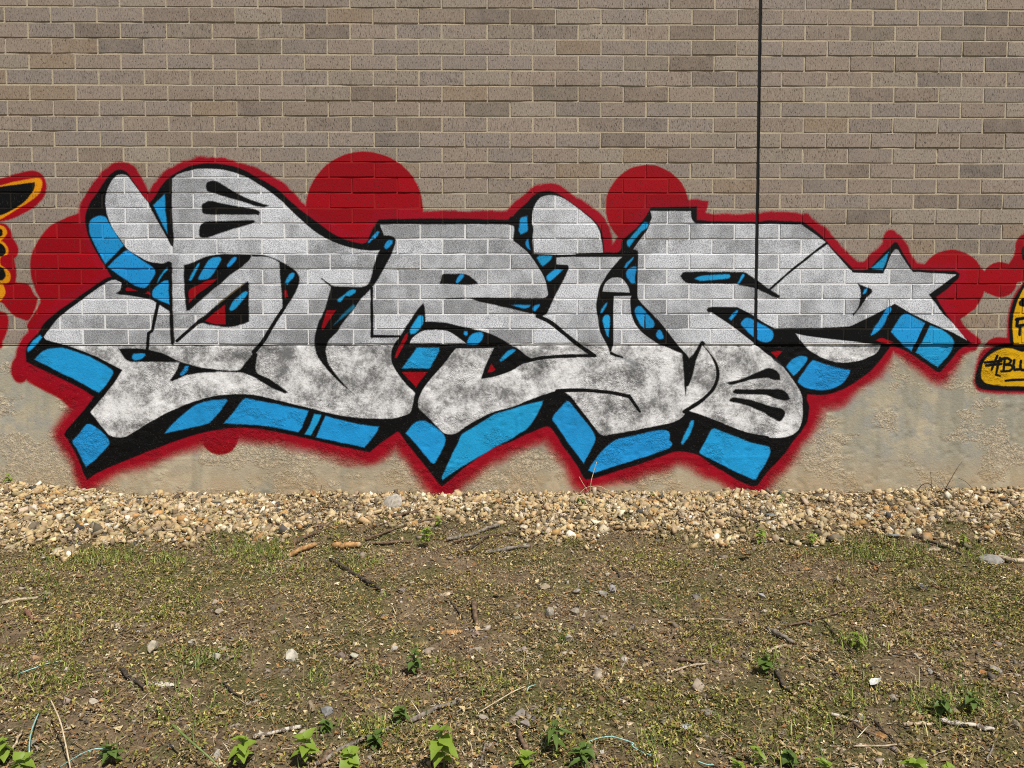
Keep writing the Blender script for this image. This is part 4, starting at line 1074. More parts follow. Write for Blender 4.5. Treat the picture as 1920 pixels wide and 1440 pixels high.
STICKS = [
 ('stick', 'pale bare stick lying at the left edge of the grass', [(4, 1135), (36, 1131), (71, 1124)], 6, 'pale'),
 ('stick', 'short thick curved reddish stick near the left edge', [(48, 1149), (58, 1162), (77, 1171)], 8, 'red'),
 ('twig', 'tiny straight reddish twig beside bare soil, left of the pale angular stone', [(151, 1203), (176, 1196)], 3, 'red'),
 ('twig', 'long thin dark twig on the gravel edge, ending at the broken orange-tipped stick', [(478, 1001), (530, 1003), (578, 995)], 3, 'dark'),
 ('stick', 'broken brown stick with an orange split tip at the gravel edge', [(550, 1024), (575, 1012), (600, 1000)], 8, 'brown'),
 ('twig', 'slender twig rising to the right across the pale gravel', [(503, 976), (545, 958), (592, 940)], 3.5, 'brown'),
 ('stick', 'short straight brown stick flat on the gravel below the concrete', [(606, 956), (656, 955)], 6, 'brown'),
 ('stick', 'thick short brown branch on gravel just below the big white stone', [(732, 972), (760, 967), (786, 961)], 8, 'brown'),
 ('stick', 'long bent brown stick crossing the middle of the gravel', [(686, 1020), (725, 1004), (770, 985), (813, 980)], 5, 'brown'),
 ('stick', 'brown stick lying level, its right end under the small leafy weed', [(690, 1023), (735, 1021), (775, 1018)], 6, 'brown'),
 ('stick', 'upper of two parallel sticks slanting right at the gravel edge, thicker one', [(838, 1017), (885, 1006), (936, 989)], 7.5, 'grey'),
 ('stick', 'lower and thinner of two parallel sticks slanting right at the gravel edge', [(850, 1022), (905, 1011), (1000, 994)], 4.5, 'brown'),
 ('stick', 'dark stick slanting down-left from the paired sticks into the grass', [(858, 1043), (890, 1026), (916, 1009)], 4.5, 'dark'),
 ('stick', 'thick bark-covered stick lying level at the top of the moss', [(912, 1041), (950, 1034), (993, 1031)], 8, 'grey'),
 ('stick', 'dark branch slanting down-right through grass below the split log', [(620, 1054), (668, 1080), (716, 1111)], 6.5, 'dark'),
 ('stick', 'stubby dark log pointing towards the wall in the bare middle ground', [(889, 1136), (893, 1178)], 11, 'brown'),
 ('twig', 'dark twig slanting down-right beside the stubby dark log', [(846, 1130), (868, 1162)], 4, 'dark'),
 ('twig', 'short dark twig standing out against yellow moss in the middle', [(1142, 1055), (1152, 1072), (1163, 1085)], 4, 'dark'),
 ('twig', 'short bone-white twig lying level in the middle ground', [(1231, 1096), (1266, 1091)], 3.2, 'pale'),
 ('twig', 'thin reddish twig below the bone-white twig', [(1168, 1102), (1190, 1107), (1217, 1110)], 2.6, 'red'),
 ('twig', 'long thin level pale twig on moss, right of centre', [(1274, 1166), (1320, 1164), (1372, 1165)], 2.6, 'pale'),
 ('twig', 'long dark twig across the gravel below the red-tipped letter', [(1326, 962), (1380, 974), (1442, 983)], 3.5, 'dark'),
 ('twig', 'dark twig continuing right along the lower gravel edge', [(1438, 984), (1475, 987), (1512, 991)], 3.5, 'dark'),
 ('stick', 'long dark branch slanting down-right off the gravel towards the grey boulder', [(1700, 1004), (1750, 1022), (1804, 1043)], 6, 'dark'),
 ('stick', 'short dark curved stick in grass right of the orange wood chip', [(1622, 1056), (1648, 1065)], 5.5, 'brown'),
 ('stick', 'slim brown stick slanting up-right above the mossy soil, right of centre', [(1478, 1178), (1530, 1165), (1584, 1148)], 4.5, 'brown'),
 ('twig', 'dark twig slanting down-right under the slim brown stick', [(1546, 1172), (1575, 1205), (1600, 1228)], 3.5, 'dark'),
 ('stick', 'thick pale-barked branch end above two weathered sticks', [(1436, 1182), (1462, 1198), (1490, 1210)], 9, 'grey'),
 ('stick', 'bleached short stick just below the thick pale-barked branch', [(1436, 1228), (1474, 1216)], 6, 'pale'),
 ('fallen_branch', 'bleached branch running off the right edge beside the grey boulder', [(1872, 1050), (1900, 1055), (1990, 1062)], 9, 'pale'),
 ('stick', 'dark stick beside the white weathered wood at lower left', [(230, 1264), (250, 1280), (272, 1297)], 9, 'dark'),
 ('stick', 'dark bent stick alone on bare ground, lower left', [(419, 1286), (438, 1304), (462, 1316)], 5, 'dark'),
 ('stick', 'bone-white stick leaning at the lower left corner', [(23, 1413), (32, 1396), (42, 1379)], 5, 'pale'),
 ('stick', 'mottled brown stick, upper half of the long broken pair at the bottom', [(770, 1358), (820, 1336), (872, 1314)], 9, 'grey'),
 ('stick', 'grey stick, lower half of the long broken pair, between two bright weeds', [(590, 1440), (660, 1404), (742, 1364)], 8, 'grey'),
 ('stick', 'white-barked stick left of the bright weed at the bottom', [(474, 1387), (520, 1378), (566, 1369)], 8, 'birch'),
 ('stick', 'thick brown stub at the bottom edge between two bright weeds', [(598, 1438), (612, 1424), (624, 1411)], 11, 'brown'),
 ('twig', 'short grey twig just right of the mottled brown stick', [(856, 1341), (884, 1319)], 3.5, 'grey'),
 ('twig', 'upright grey twig at the bottom right of the large bright weed', [(900, 1438), (905, 1418), (911, 1396)], 5, 'grey'),
 ('stick', 'pale peeled stick lying level on the moss, lower right of centre', [(1250, 1266), (1290, 1255), (1327, 1247)], 4.5, 'pale'),
 ('stick', 'stubby brown stick just above the pale peeled stick', [(1273, 1241), (1304, 1244)], 6.5, 'brown'),
 ('stick', 'short thick brown stick in front of the narrow-leaved weed', [(972, 1378), (978, 1396), (988, 1414)], 10, 'brown'),
 ('stick', 'dark brown stick behind the aqua twine, right of the narrow-leaved weed', [(1093, 1370), (1105, 1398), (1122, 1428)], 8, 'brown'),
 ('twig', 'small dark twig slanting on grey soil, right of centre', [(1194, 1215), (1226, 1233)], 4, 'dark'),
 ('stick', 'pale cut stick, left piece of the bleached line at lower right', [(1694, 1364), (1746, 1363)], 7, 'pale'),
 ('stick', 'white flaking stick, middle piece of the bleached line at lower right', [(1764, 1359), (1795, 1363), (1829, 1366)], 9, 'birch'),
 ('stick', 'white flaking stick, right end piece of the bleached line at lower right', [(1831, 1367), (1864, 1373)], 8.5, 'birch'),
 ('twig', 'long straight pale twig low in the twig pile, near the bottom', [(1598, 1407), (1645, 1404), (1690, 1400)], 3.8, 'pale'),
 ('stick', 'brown stick slanting down-right in the twig pile', [(1600, 1361), (1620, 1374), (1642, 1386)], 6, 'brown'),
 ('stick', 'dark stick slanting down-right, right side of the twig pile', [(1638, 1356), (1660, 1378), (1676, 1396)], 5, 'dark'),
 ('stick', 'pale flaking stick at the top of the twig pile', [(1558, 1344), (1585, 1350), (1612, 1358)], 6, 'birch'),
 ('twig', 'long thin dark forked twig on bare soil at right', [(1673, 1233), (1720, 1234), (1772, 1228)], 2.8, 'dark'),
 ('stick', 'dark mossy stick slanting down-right below the bleached short stick', [(1454, 1266), (1470, 1290), (1490, 1308)], 8, 'dark'),
 ('twig', 'forked grey twig at the lower right corner', [(1850, 1430), (1860, 1408), (1868, 1386)], 4, 'grey'),
 ('twig', 'pale straight twig between the bottom-right weed and the forked twig', [(1750, 1423), (1790, 1404)], 2.8, 'pale'),
 ('twig', 'dark twig lying flat on gravel near the right edge', [(1838, 944), (1880, 956)], 4, 'dark'),
 ('twig', 'thin reddish twig on gravel left of the big white stone', [(640, 938), (690, 944), (732, 948)], 3, 'dark'),
 ('twig', 'thin twig on gravel right of the control joint, above the grass', [(1640, 990), (1690, 996)], 3.5, 'brown'),
]
for (nm, lb, px, d, w) in STICKS: stick(nm, lb, 'stick' if nm == 'stick' else ('branch' if nm == 'fallen_branch' else 'twig'), px, d, w, knots=1 if d > 6 else 0)

# split log and its chunk: bark tube cut open, with a wood face
def chunk(name, label, cat, u, v, wpx, hpx, wood, rz, seed, thick=.5):
    """a split piece of wood: a wedge with torn ends"""
    rg = random.Random(seed)
    x, y, dep = ground_pt(u, v)
    L = wpx / FPX * dep; H = hpx / FPX * dep; W = H * 1.3
    V, F = [], []
    n = 7
    for i in range(n):
        t = i / (n - 1) - .5; k = max(.12, (1 - (abs(t) * 2) ** 2.2) * rg.uniform(.65, 1.2))
        for (a, b) in ((-.5, 0), (-.42, .55), (.05, 1.0), (.5, .35), (.4, 0)):
            V.append((t * L + rg.uniform(-.10, .10) * L, a * W * k * (1 + rg.uniform(-.25, .25)), b * H * thick * 1.2 * k * (1 + rg.uniform(-.18, .18))))
    for i in range(n - 1):
        for k in range(5): F.append((i * 5 + k, (i + 1) * 5 + k, (i + 1) * 5 + (k + 1) % 5, i * 5 + (k + 1) % 5))
    F += [tuple(range(5)), tuple(range((n - 1) * 5 + 4, (n - 1) * 5 - 1, -1))]
    o = link(name, mesh_py(name, V, F), WOOD[wood])
    o.location = (x, y, float(gz(x, y)) + .001); o.rotation_euler = (0, 0, rz)
    tag(o, label, cat)
stick('split_log', 'split orange-brown log with a dark end at the gravel edge', 'log', [(626, 1032), (650, 1030), (674, 1029)], 14, 'orange')
stick('wood_chunk', 'pale torn wood chunk left of the split log in tall grass', 'wood', [(540, 1047), (560, 1037), (592, 1026)], 9, 'orange', taper=1.1)
chunk('wood_chunk', 'weathered brown wood lump on gravel above the broken orange-tipped stick', 'wood', 604, 988, 36, 12, 'brown', .1, 5, .6)
chunk('wood_chip', 'bright orange folded wood chip near the stubby dark log', 'wood chip', 846, 1186, 46, 13, 'orange', .2, 6, .35)
chunk('wood_chip', 'yellowish splintered wood chip above the bright orange one', 'wood chip', 838, 1115, 40, 10, 'pale', .25, 7, .35)
chunk('wood_chip', 'long flat orange splinter left of the bright orange chip', 'wood chip', 722, 1177, 34, 6, 'orange', .0, 8, .3)
chunk('wood_chip', 'small orange crumb of wood between the flat splinter and the orange chip', 'wood chip', 759, 1168, 14, 6, 'orange', .3, 9, .35)
chunk('wood_chip', 'orange wood chip lying alone on brown soil right of centre', 'wood chip', 1512, 1068, 26, 8, 'orange', .3, 10, .4)
chunk('wood_chip', 'upright yellow splinter in the grass below the right gravel', 'wood chip', 1751, 1036, 8, 18, 'pale', 1.3, 11, .5)
chunk('wood_chip', 'torn yellow wood piece in the middle of the twig pile', 'wood chip', 1650, 1382, 16, 18, 'orange', 1.2, 12, .4)
chunk('weathered_wood', 'white ribbed piece of weathered wood in the grass at lower left', 'wood', 301, 1284, 58, 17, 'birch', -.12, 13, .35)
chunk('wood_chip', 'pale splinter on moss left of the grey stone shard', 'wood chip', 1178, 1358, 24, 8, 'pale', .35, 14, .35)

# ------------------------------------------------------------------ single stones
def stone(name, label, u, v, wpx, hpx, col, seed, flat=None, tilt=.15, cat='stone'):
    rg = random.Random(seed)
    x, y, dep = ground_pt(u, v + hpx * .35)
    a = wpx / FPX * dep * .5; h = (hpx / FPX * dep) * .62 if flat is None else flat * a
    me = bpy.data.meshes.new(name)
    import bmesh
    bm = bmesh.new()
    bmesh.ops.create_icosphere(bm, subdivisions=2, radius=1.0)
    pl = [(Vector((rg.gauss(0, 1), rg.gauss(0, 1), rg.gauss(0, .8))).normalized(), (rg.uniform(.34, .74) if name != 'boulder' else rg.uniform(.8, .95))) for _ in range(11)]
    for vt in bm.verts:
        for nrm, dd in pl:
            e = vt.co.dot(nrm) - dd
            if e > 0: vt.co -= nrm * e
        vt.co *= 1 + rg.uniform(-.03, .03)
        vt.co.x *= a * 1.5; vt.co.y *= a * 1.1; vt.co.z *= h * 1.35
    bm.to_mesh(me); bm.free()
    key = 'stone_%.2f_%.2f_%.2f' % col
    m = bpy.data.materials.get(key)
    if m is None: m = plain(key, tuple(c * .62 for c in col), col, 35, (1, 1, 1), .9, .5)
    o = link(name, me, m)
    o.location = (x, min(y, -a * .95 - .005), float(gz(x, y)) + h * .55); o.rotation_euler = (rg.uniform(-tilt, tilt), rg.uniform(-tilt, tilt), .1 if name == 'boulder' else rg.uniform(0, 6.28) if flat is None else rg.uniform(-.4, .4))
    tag(o, label, cat)
STONES = [
 ('stone', 'big whitish lumpy stone against the concrete, among thin twigs', 738, 944, 46, 26, (.66, .60, .50)),
 ('stone', 'angular cream-white stone standing alone in the lower middle', 546, 1228, 30, 24, (.74, .68, .55)),
 ('stone', 'flat-topped cream stone, lower left, left of the dark level twigs', 285, 1214, 27, 18, (.64, .56, .42)),
 ('stone', 'small white stone by a dark twig, lower left', 358, 1204, 18, 11, (.66, .59, .47)),
 ('stone', 'small cream stone below the white stone by the dark twig', 406, 1231, 16, 14, (.68, .62, .50)),
 ('stone', 'flat tan stone just right of the small cream stone, lower left', 430, 1233, 20, 8, (.46, .38, .29)),
 ('stone', 'grey-white stone with a dark underside at right of the middle ground', 1428, 1119, 24, 15, (.56, .54, .51)),
 ('stone', 'orange stone near the left edge, lower ground', 64, 1234, 17, 13, (.52, .33, .18)),
 ('stone', 'small round orange stone on moss at left', 146, 1157, 10, 8, (.56, .32, .14)),
 ('stone', 'small orange-pink stone, left middle ground', 341, 1152, 15, 8, (.55, .37, .24)),
 ('stone', 'pale pinkish stone above the orange-pink one, left middle ground', 404, 1129, 13, 9, (.60, .49, .37)),
 ('stone', 'buff stone lying below the pale pinkish one', 413, 1147, 19, 10, (.50, .42, .31)),
 ('stone', 'tan oval stone in the middle of the ground', 1020, 1100, 19, 10, (.50, .41, .28)),
 ('stone', 'flat grey stone left of a paler grey pair, middle ground', 1081, 1109, 18, 8, (.42, .39, .35)),
 ('stone', 'pale grey stone, lower one of a pair in the middle ground', 1130, 1113, 20, 12, (.50, .46, .40)),
 ('stone', 'lilac-grey stone, upper one of a pair in the middle ground', 1147, 1104, 17, 9, (.46, .42, .41)),
 ('stone', 'grey-buff stone below the tan oval stone', 1029, 1148, 18, 16, (.46, .41, .33)),
 ('stone', 'pale wedge stone right of the grey-buff stone', 1076, 1146, 20, 11, (.52, .45, .35)),
 ('stone', 'pinkish stone at the foot of the stubby dark log', 892, 1188, 16, 13, (.40, .29, .22)),
 ('stone', 'white stone in dry grass left of the dark green weed', 739, 1217, 16, 10, (.64, .58, .48)),
 ('stone', 'pale greenish-white stone beside a brown stone, lower middle', 665, 1231, 16, 12, (.62, .60, .46)),
 ('stone', 'brown stone left of the greenish-white stone, lower middle', 642, 1232, 22, 10, (.26, .20, .16)),
 ('stone', 'pinkish flat stone right of the dark green weed, lower middle', 804, 1222, 22, 9, (.46, .36, .27)),
 ('stone', 'tan stone beside a bluish grey stone, lower left of centre', 583, 1325, 20, 13, (.46, .35, .23)),
 ('stone', 'bluish grey stone right of the tan stone, lower left of centre', 614, 1330, 24, 14, (.36, .35, .34)),
 ('stone', 'left of two touching pale stones, middle lower ground', 1057, 1225, 13, 7, (.58, .51, .40)),
 ('stone', 'right of two touching pale stones, middle lower ground', 1069, 1225, 11, 7, (.58, .51, .40)),
 ('stone', 'pale stone above the two touching pale stones', 1069, 1197, 14, 11, (.54, .48, .41)),
 ('stone', 'cream stone at the root of the large bright weed', 907, 1347, 18, 12, (.50, .43, .33)),
 ('stone', 'left one of the flat soil-coloured stones by the narrow-leaved weed', 972, 1340, 24, 14, (.33, .29, .25)),
 ('stone', 'right one of the flat soil-coloured stones by the narrow-leaved weed', 1048, 1337, 22, 12, (.35, .31, .27)),
 ('stone', 'lowest flat stone left of the narrow-leaved weed', 986, 1357, 26, 15, (.34, .29, .25)),
 ('stone', 'small white stone on soil below the aqua twine', 1128, 1410, 11, 10, (.72, .67, .58)),
 ('stone', 'white stone left of the bright weed, near the bottom', 407, 1414, 17, 13, (.62, .57, .48)),
 ('stone', 'pale stone in the grass right of the white weathered wood', 176, 1315, 17, 7, (.64, .56, .43)),
 ('boulder', 'smooth grey boulder half sunk in the grass near the right edge', 1857, 1050, 34, 13, (.32, .30, .27)),
 ('stone', 'dark grey stone in brown grass, right middle ground', 1731, 1101, 16, 10, (.20, .19, .19)),
 ('stone', 'tan stone beside a weathered root, right of the orange chip', 1571, 1088, 12, 9, (.48, .39, .28)),
 ('stone', 'rounded grey stone on soil, far lower right', 1745, 1259, 15, 10, (.40, .36, .31)),
 ('stone', 'flat buff slab at the right, lower ground', 1865, 1258, 24, 12, (.36, .32, .27)),
 ('stone', 'tan stone at the right edge above the bleached stick line', 1906, 1362, 22, 14, (.48, .40, .28)),
 ('stone', 'whitish stone inside the twig pile', 1612, 1345, 12, 10, (.62, .56, .47)),
 ('stone', 'tan brown fist-sized stone on gravel at the right', 1560, 938, 14, 14, (.36, .27, .17)),
 ('stone', 'brown cone-shaped stone at the lower gravel edge at right', 1626, 986, 13, 14, (.30, .20, .11)),
]
for i, (nm, lb, u, v, w, h, c) in enumerate(STONES): stone(nm, lb, u, v, w, h, tuple(x * (.82 if c[0] > .45 else .95) for x in c), 100 + i)
SLATES = [('slate', 'dark slate chip in the pale gravel at left', 336, 965, 22, (.065, .070, .075)), ('slate', 'dark slate flake lower in the gravel at left', 191, 998, 18, (.075, .080, .085)),
 ('slate', 'grey slate flake at the lower gravel edge at left', 332, 1013, 20, (.13, .13, .13)), ('slate', 'bluish slate chip at the end of the paired sticks', 1011, 997, 22, (.13, .15, .165)),
 ('slate', 'flat blue-grey slate in the gravel at the right', 1671, 1004, 26, (.22, .23, .235)), ('slate', 'blue-grey slate at the gravel beside the right weed', 1450, 966, 24, (.22, .235, .24)),
 ('slate', 'dark grey slate half covered by grass, far left', 140, 1018, 22, (.15, .15, .145)), ('stone_shard', 'shiny grey shard on moss below the dark mossy slab', 1286, 1361, 26, (.46, .46, .45)),
 ('slab', 'mossy dark slab in shade, lower right of centre', 1330, 1338, 30, (.26, .23, .19))]
for i, (nm, lb, u, v, w, c) in enumerate(SLATES): stone(nm, lb, u, v, w, 6, c, 300 + i, flat=.22, tilt=.25, cat='stone')

# ------------------------------------------------------------------ plants
def leaf_mat(name, c1, c2, trans=.25):
    T = NT(name)
    f = T.noise(T.pos((1, 1, 1), local=True), 60, 3)
    T.done(T.mix(T.ramp(f, .3, .7), c1, c2), .5)
    T.b.inputs['Specular IOR Level'].default_value = .35
    tr = T.n('ShaderNodeBsdfTranslucent'); tr.inputs[0].default_value = (c2[0] * 1.3, c2[1] * 1.3, c2[2] * .8, 1)
    ms = T.n('ShaderNodeMixShader'); ms.inputs[0].default_value = trans
    T.l(T.b.outputs[0], ms.inputs[1]); T.l(tr.outputs[0], ms.inputs[2])
    T.l(ms.outputs[0], T.t.nodes['Material Output'].inputs['Surface'])
    return T.m
MAT_LEAF = leaf_mat('bright_weed_leaf', (.185, .275, .030), (.275, .375, .055), .3)
MAT_LEAF2 = leaf_mat('dark_weed_leaf', (.075, .130, .024), (.125, .190, .040), .2)
MAT_STEM = plain('green_stem', (.12, .17, .05), (.20, .24, .08), 50)
MAT_DRYLEAF = plain('dead_leaf', (.16, .085, .035), (.36, .21, .10), 60)
MAT_STRAW = plain('dry_stalk', (.42, .32, .19), (.66, .54, .36), 80)

def leaf_mesh(name, L, W, droop, serr, fold, seed):
    """toothed leaf along +y, folded along its midrib and drooping at the tip"""
    rg = random.Random(seed)
    n = 8; V, F = [], []
    for i in range(n + 1):
        t = i / n
        w = W * .62 * math.sin(math.pi * t ** .72) ** .8 * (1 - t) ** .28
        if i in (0, n): w = W * .012
        if serr and 0 < i < n: w *= 1 + (serr if i % 2 else -serr)
        y = L * t * (1 - .12 * droop * t); z = -droop * L * t * t * .5 + rg.uniform(-.01, .01) * L
        V += [(-w, y, z + fold * w), (0, y, z), (w, y, z + fold * w)]
        if i: b = i * 3; F += [(b - 3, b - 2, b + 1, b), (b - 2, b - 1, b + 2, b + 1)]
    return mesh_py(name, V, F, True)
LEAVES = {}
for kind, (W, serr, fold) in {'broad': (.60, .07, .40), 'narrow': (.26, .16, .4), 'round': (.78, .05, .30)}.items():
    for j in range(3):
        for mn, mt in (('b', MAT_LEAF), ('d', MAT_LEAF2)):
            me = leaf_mesh('leaf', 1.0, W, .35 + .3 * j, serr, fold, j + 7); me.materials.append(mt)
            LEAVES[(kind, mn, j)] = me

def weed(label, u, v, hpx, leafpx, kind, tone, pairs, seed, name='weed', spread=1.0, lean=0.0):
    """leafy weed rooted at photo point (u, v): stem with opposite leaf pairs and a top tuft; hpx, leafpx in photo pixels"""
    rg = random.Random(seed)
    x, y, dep = ground_pt(u, v)
    if y > -.03: y = -.03
    k = dep / FPX; H = hpx * k * 1.25; Lf = leafpx * k * 1.15
    e = empty(name, (x, y, float(gz(x, y))))
    tag(e, label, 'weed')
    top = Vector((lean * H + rg.uniform(-.1, .1) * H, rg.uniform(-.12, .05) * H, H))
    path = [top * t + Vector((math.sin(t * 3) * .04 * H, 0, 0)) for t in (0, .25, .5, .75, 1)]
    Vv, Ff = tube(path, [max(.0012, H * .02) * (1.2 - .5 * i / 4) for i in range(5)], 6, seed)
    link('stem', mesh_py('stem', Vv, Ff, True), MAT_STEM, e)
    a0 = rg.uniform(0, 3.14); pairs += 2
    for i in range(pairs):
        t = .25 + .75 * (i + 1) / pairs
        base = path[0].lerp(path[-1], t)
        sz = Lf * (1.0 if i < pairs - 1 else .8) * rg.uniform(.8, 1.12) * (.75 if i == 0 and pairs > 2 else 1)
        ang = a0 + i * 1.45 + rg.uniform(-.25, .25)
        nl = 2 if i < pairs - 1 else 4
        for s in range(nl):
            o = bpy.data.objects.new('leaf', LEAVES[(kind, tone, rg.randrange(3))]); COL.objects.link(o); o.parent = e
            o.location = base
            th = ang + s * 2 * math.pi / nl + rg.uniform(-.2, .2)
            q = sz * (1 if s < 2 else .55)
            o.rotation_euler = (rg.uniform(-.30, .30) * spread if nl == 2 else rg.uniform(.2, .95), rg.uniform(-.35, .35), th)
            o.scale = (q, q, q)
    return e
WEEDS = [
 ('bright green toothed weed left of the white-barked stick, bottom edge', 458, 1438, 42, 30, 'broad', 'b', 3, 1),
 ('bright green weed with long toothed leaves, right of the white-barked stick', 568, 1436, 40, 30, 'broad', 'b', 3, 2),
 ('low bright green weed in front of the grey broken stick, bottom edge', 657, 1446, 28, 26, 'round', 'b', 2, 3),
 ('largest bright green weed, bottom edge, right of the long broken stick', 832, 1448, 66, 36, 'broad', 'b', 4, 4),
 ('bright green weed in the bottom left corner beside the bone-white stick', 4, 1430, 34, 24, 'broad', 'b', 3, 5),
 ('bright green weed at the very bottom by the aqua thread, left corner', 38, 1452, 22, 26, 'round', 'b', 2, 6),
 ('dark narrow-leaved weed at the bottom, left of the aqua twine', 1040, 1412, 46, 34, 'narrow', 'd', 5, 7),
 ('low yellow-green weed in front of the narrow-leaved weed', 985, 1446, 22, 24, 'round', 'b', 2, 8),
 ('small narrow-leaved weed below the aqua twine, bottom edge', 1090, 1444, 34, 26, 'narrow', 'd', 3, 9),
 ('bright green weed at the bottom edge below the twig pile', 1545, 1466, 28, 26, 'round', 'b', 3, 10),
 ('broad bright weed at the bottom edge, right of the twig pile', 1715, 1470, 34, 30, 'broad', 'b', 3, 11),
 ('round-leaved bright weed at the bottom edge, right of the broad one', 1782, 1472, 24, 24, 'round', 'b', 2, 12),
 ('bright green weed at the bottom edge between the aqua twine and the twig pile', 1385, 1464, 26, 24, 'broad', 'b', 3, 13),
 ('upright pale green weed right of the aqua thread pieces, bottom edge', 1424, 1440, 30, 20, 'narrow', 'b', 3, 14),
 ('small leafy weed growing over the end of a level stick at the gravel edge', 797, 1026, 28, 13, 'broad', 'b', 4, 15),
 ('little weed in the gravel above the leafy weed at the gravel edge', 822, 989, 14, 9, 'broad', 'b', 2, 16),
 ('dark green bushy weed in the dry grass, lower middle', 776, 1268, 36, 17, 'broad', 'd', 4, 17),
 ('green sprig in the gravel below the pale arching stalks', 1090, 949, 14, 10, 'broad', 'd', 3, 18),
 ('tiny green sprig at the foot of the concrete, centre right', 1222, 938, 10, 8, 'broad', 'd', 2, 19),
 ('green weed at the lower gravel edge, right of centre', 1424, 1022, 22, 13, 'broad', 'b', 3, 20),
 ('pale green sprig by the concrete just right of the red-sprayed corner', 1466, 948, 20, 9, 'narrow', 'b', 3, 21),
 ('small green weed against the concrete at the far left', 18, 908, 14, 10, 'round', 'b', 3, 22),
 ('green weed at the grass edge below the right end of gravel', 1522, 1026, 16, 11, 'broad', 'b', 3, 23),
 ('spreading green weed on the moss below the slim brown stick', 1607, 1216, 22, 20, 'narrow', 'b', 4, 24),
 ('dark green weed clump left of the mossy dark stick', 1436, 1266, 26, 18, 'round', 'd', 4, 25),
 ('dark green weed behind the bleached stick line, left one', 1765, 1342, 26, 18, 'broad', 'd', 4, 26),
 ('dark green weed behind the bleached stick line, right one', 1820, 1338, 28, 18, 'broad', 'd', 4, 27),
 ('yellow-green weed in the grass near the grey boulder', 1806, 1026, 18, 11, 'broad', 'b', 3, 28),
 ('low green weed beside the mottled brown stick', 752, 1356, 22, 20, 'broad', 'd', 3, 29),
 ('dark ferny weed at the bottom left, behind the aqua thread', 208, 1432, 24, 24, 'broad', 'd', 5, 30),
 ('low dark weed under the narrow-leaved weed, right side', 1100, 1420, 18, 22, 'broad', 'd', 3, 31),
 ('dark weed at the bottom edge left of the twig pile', 1480, 1436, 22, 20, 'round', 'd', 4, 32),
 ('small weed between bright weed and white-barked stick', 612, 1372, 16, 16, 'broad', 'd', 3, 33),
 ('small dark weed left of the largest bright weed', 704, 1402, 20, 20, 'broad', 'd', 4, 34),
]
for w in WEEDS: weed(*w)

# grass tufts and long blades
MAT_LONG = leaf_mat('long_grass_blade', (.14, .20, .05), (.24, .30, .10), .2)
def tuft(label, u, v, hpx, n, seed, mat, name='grass_tuft', wide=.05, fan=.5):
    rg = random.Random(seed)
    x, y, dep = ground_pt(u, v)
    H = hpx / FPX * dep
    e = empty(name, (x, y, float(gz(x, y)))); tag(e, label, 'grass')
    for i in range(n):
        a = rg.uniform(0, 6.28); ln = abs(rg.gauss(0, fan)); h = H * rg.uniform(.6, 1.1)
        d = Vector((math.cos(a), math.sin(a), 0)); s = Vector((-d.y, d.x, 0)) * H * wide * rg.uniform(.7, 1.2)
        V, F = [], []
        for j in range(6):
            t = j / 5
            p = d * (math.sin(ln + t * .7) * h * t) + Vector((0, 0, math.cos(min(1.4, ln + t * .7)) * h * t)) + d * H * .05
            w = s * (1 - t) ** .7 * .5
            V += [p - w, p + w]
            if j: F.append((2 * j - 2, 2 * j - 1, 2 * j + 1, 2 * j))
        link('blade', mesh_py('blade', V, F, True), mat, e)
tuft('yellow-green grass tuft in the lower middle, left of the dark green weed', 608, 1286, 34, 12, 1, MAT_LONG)
tuft('yellow grass tuft on dry ground right of centre', 1056, 1206, 34, 12, 2, MAT_LONG, fan=.35)
tuft('green grass tuft left of the pale stick at the left edge', 80, 1128, 34, 8, 3, MAT_LONG)
tuft('bright grass tuft beside the small cream stone, lower left', 372, 1250, 34, 14, 4, MAT_LONG)
tuft('bright grass tuft above the aqua thread, lower left', 115, 1290, 44, 12, 5, MAT_LONG)
tuft('tall grass tuft at the top of the left grass patch', 405, 1040, 34, 16, 6, MAT_LONG, wide=.04)
tuft('grass tuft in the grass patch below the right gravel', 1625, 1052, 28, 14, 7, MAT_LONG, wide=.04)

def strand(name, label, cat, pix3, wpx, mat, sides=5):
    """thin strand through photo points (u, v, height above ground in metres)"""
    P = []; dep = 0
    for (u, v, h) in pix3:
        # move along the ray until the wanted height above ground
        d = rays(np.array([float(u)]), np.array([float(v)]))[0]; t = 1.0
        for _ in range(60):
            p = CAM + d * t
            t += (p[2] - float(gz(p[0], p[1])) - h) / max(.12, -d[2]) * .8
        p = CAM + d * t; dep += t / len(pix3); P.append(Vector((p[0], min(p[1], -.01), p[2])))
    Q = []
    for i in range(len(P) - 1):
        p0 = P[max(i - 1, 0)]; p1 = P[i]; p2 = P[i + 1]; p3 = P[min(i + 2, len(P) - 1)]
        for j in range(5):
            t = j / 5
            Q.append(.5 * ((2 * p1) + (p2 - p0) * t + (2 * p0 - 5 * p1 + 4 * p2 - p3) * t * t + (3 * p1 - p0 - 3 * p2 + p3) * t ** 3))
    Q.append(P[-1])
    org = Q[0].copy()
    V, F = tube([q - org for q in Q], wpx / FPX * dep * .5, sides, 1, .05)
    o = link(name, mesh_py(name, V, F, True), mat); o.location = org
    tag(o, label, cat)
MAT_TWINE = plain('aqua_plastic', (.20, .42, .38), (.42, .66, .60), 90, rough=.45, spec=.5)
strand('twine', 'aqua plastic twine looping over soil at the bottom, right of centre', 'twine', [(1090, 1397, .01), (1118, 1385, .02), (1145, 1381, .03), (1170, 1387, .025), (1188, 1394, .02), (1185, 1398, .02), (1200, 1408, .015), (1226, 1418, .008)], 2.6, MAT_TWINE)
strand('twine', 'short aqua thread end at the bottom, right of the looping twine', 'twine', [(1308, 1427, .008), (1324, 1433, .015), (1338, 1434, .008)], 2.2, MAT_TWINE)
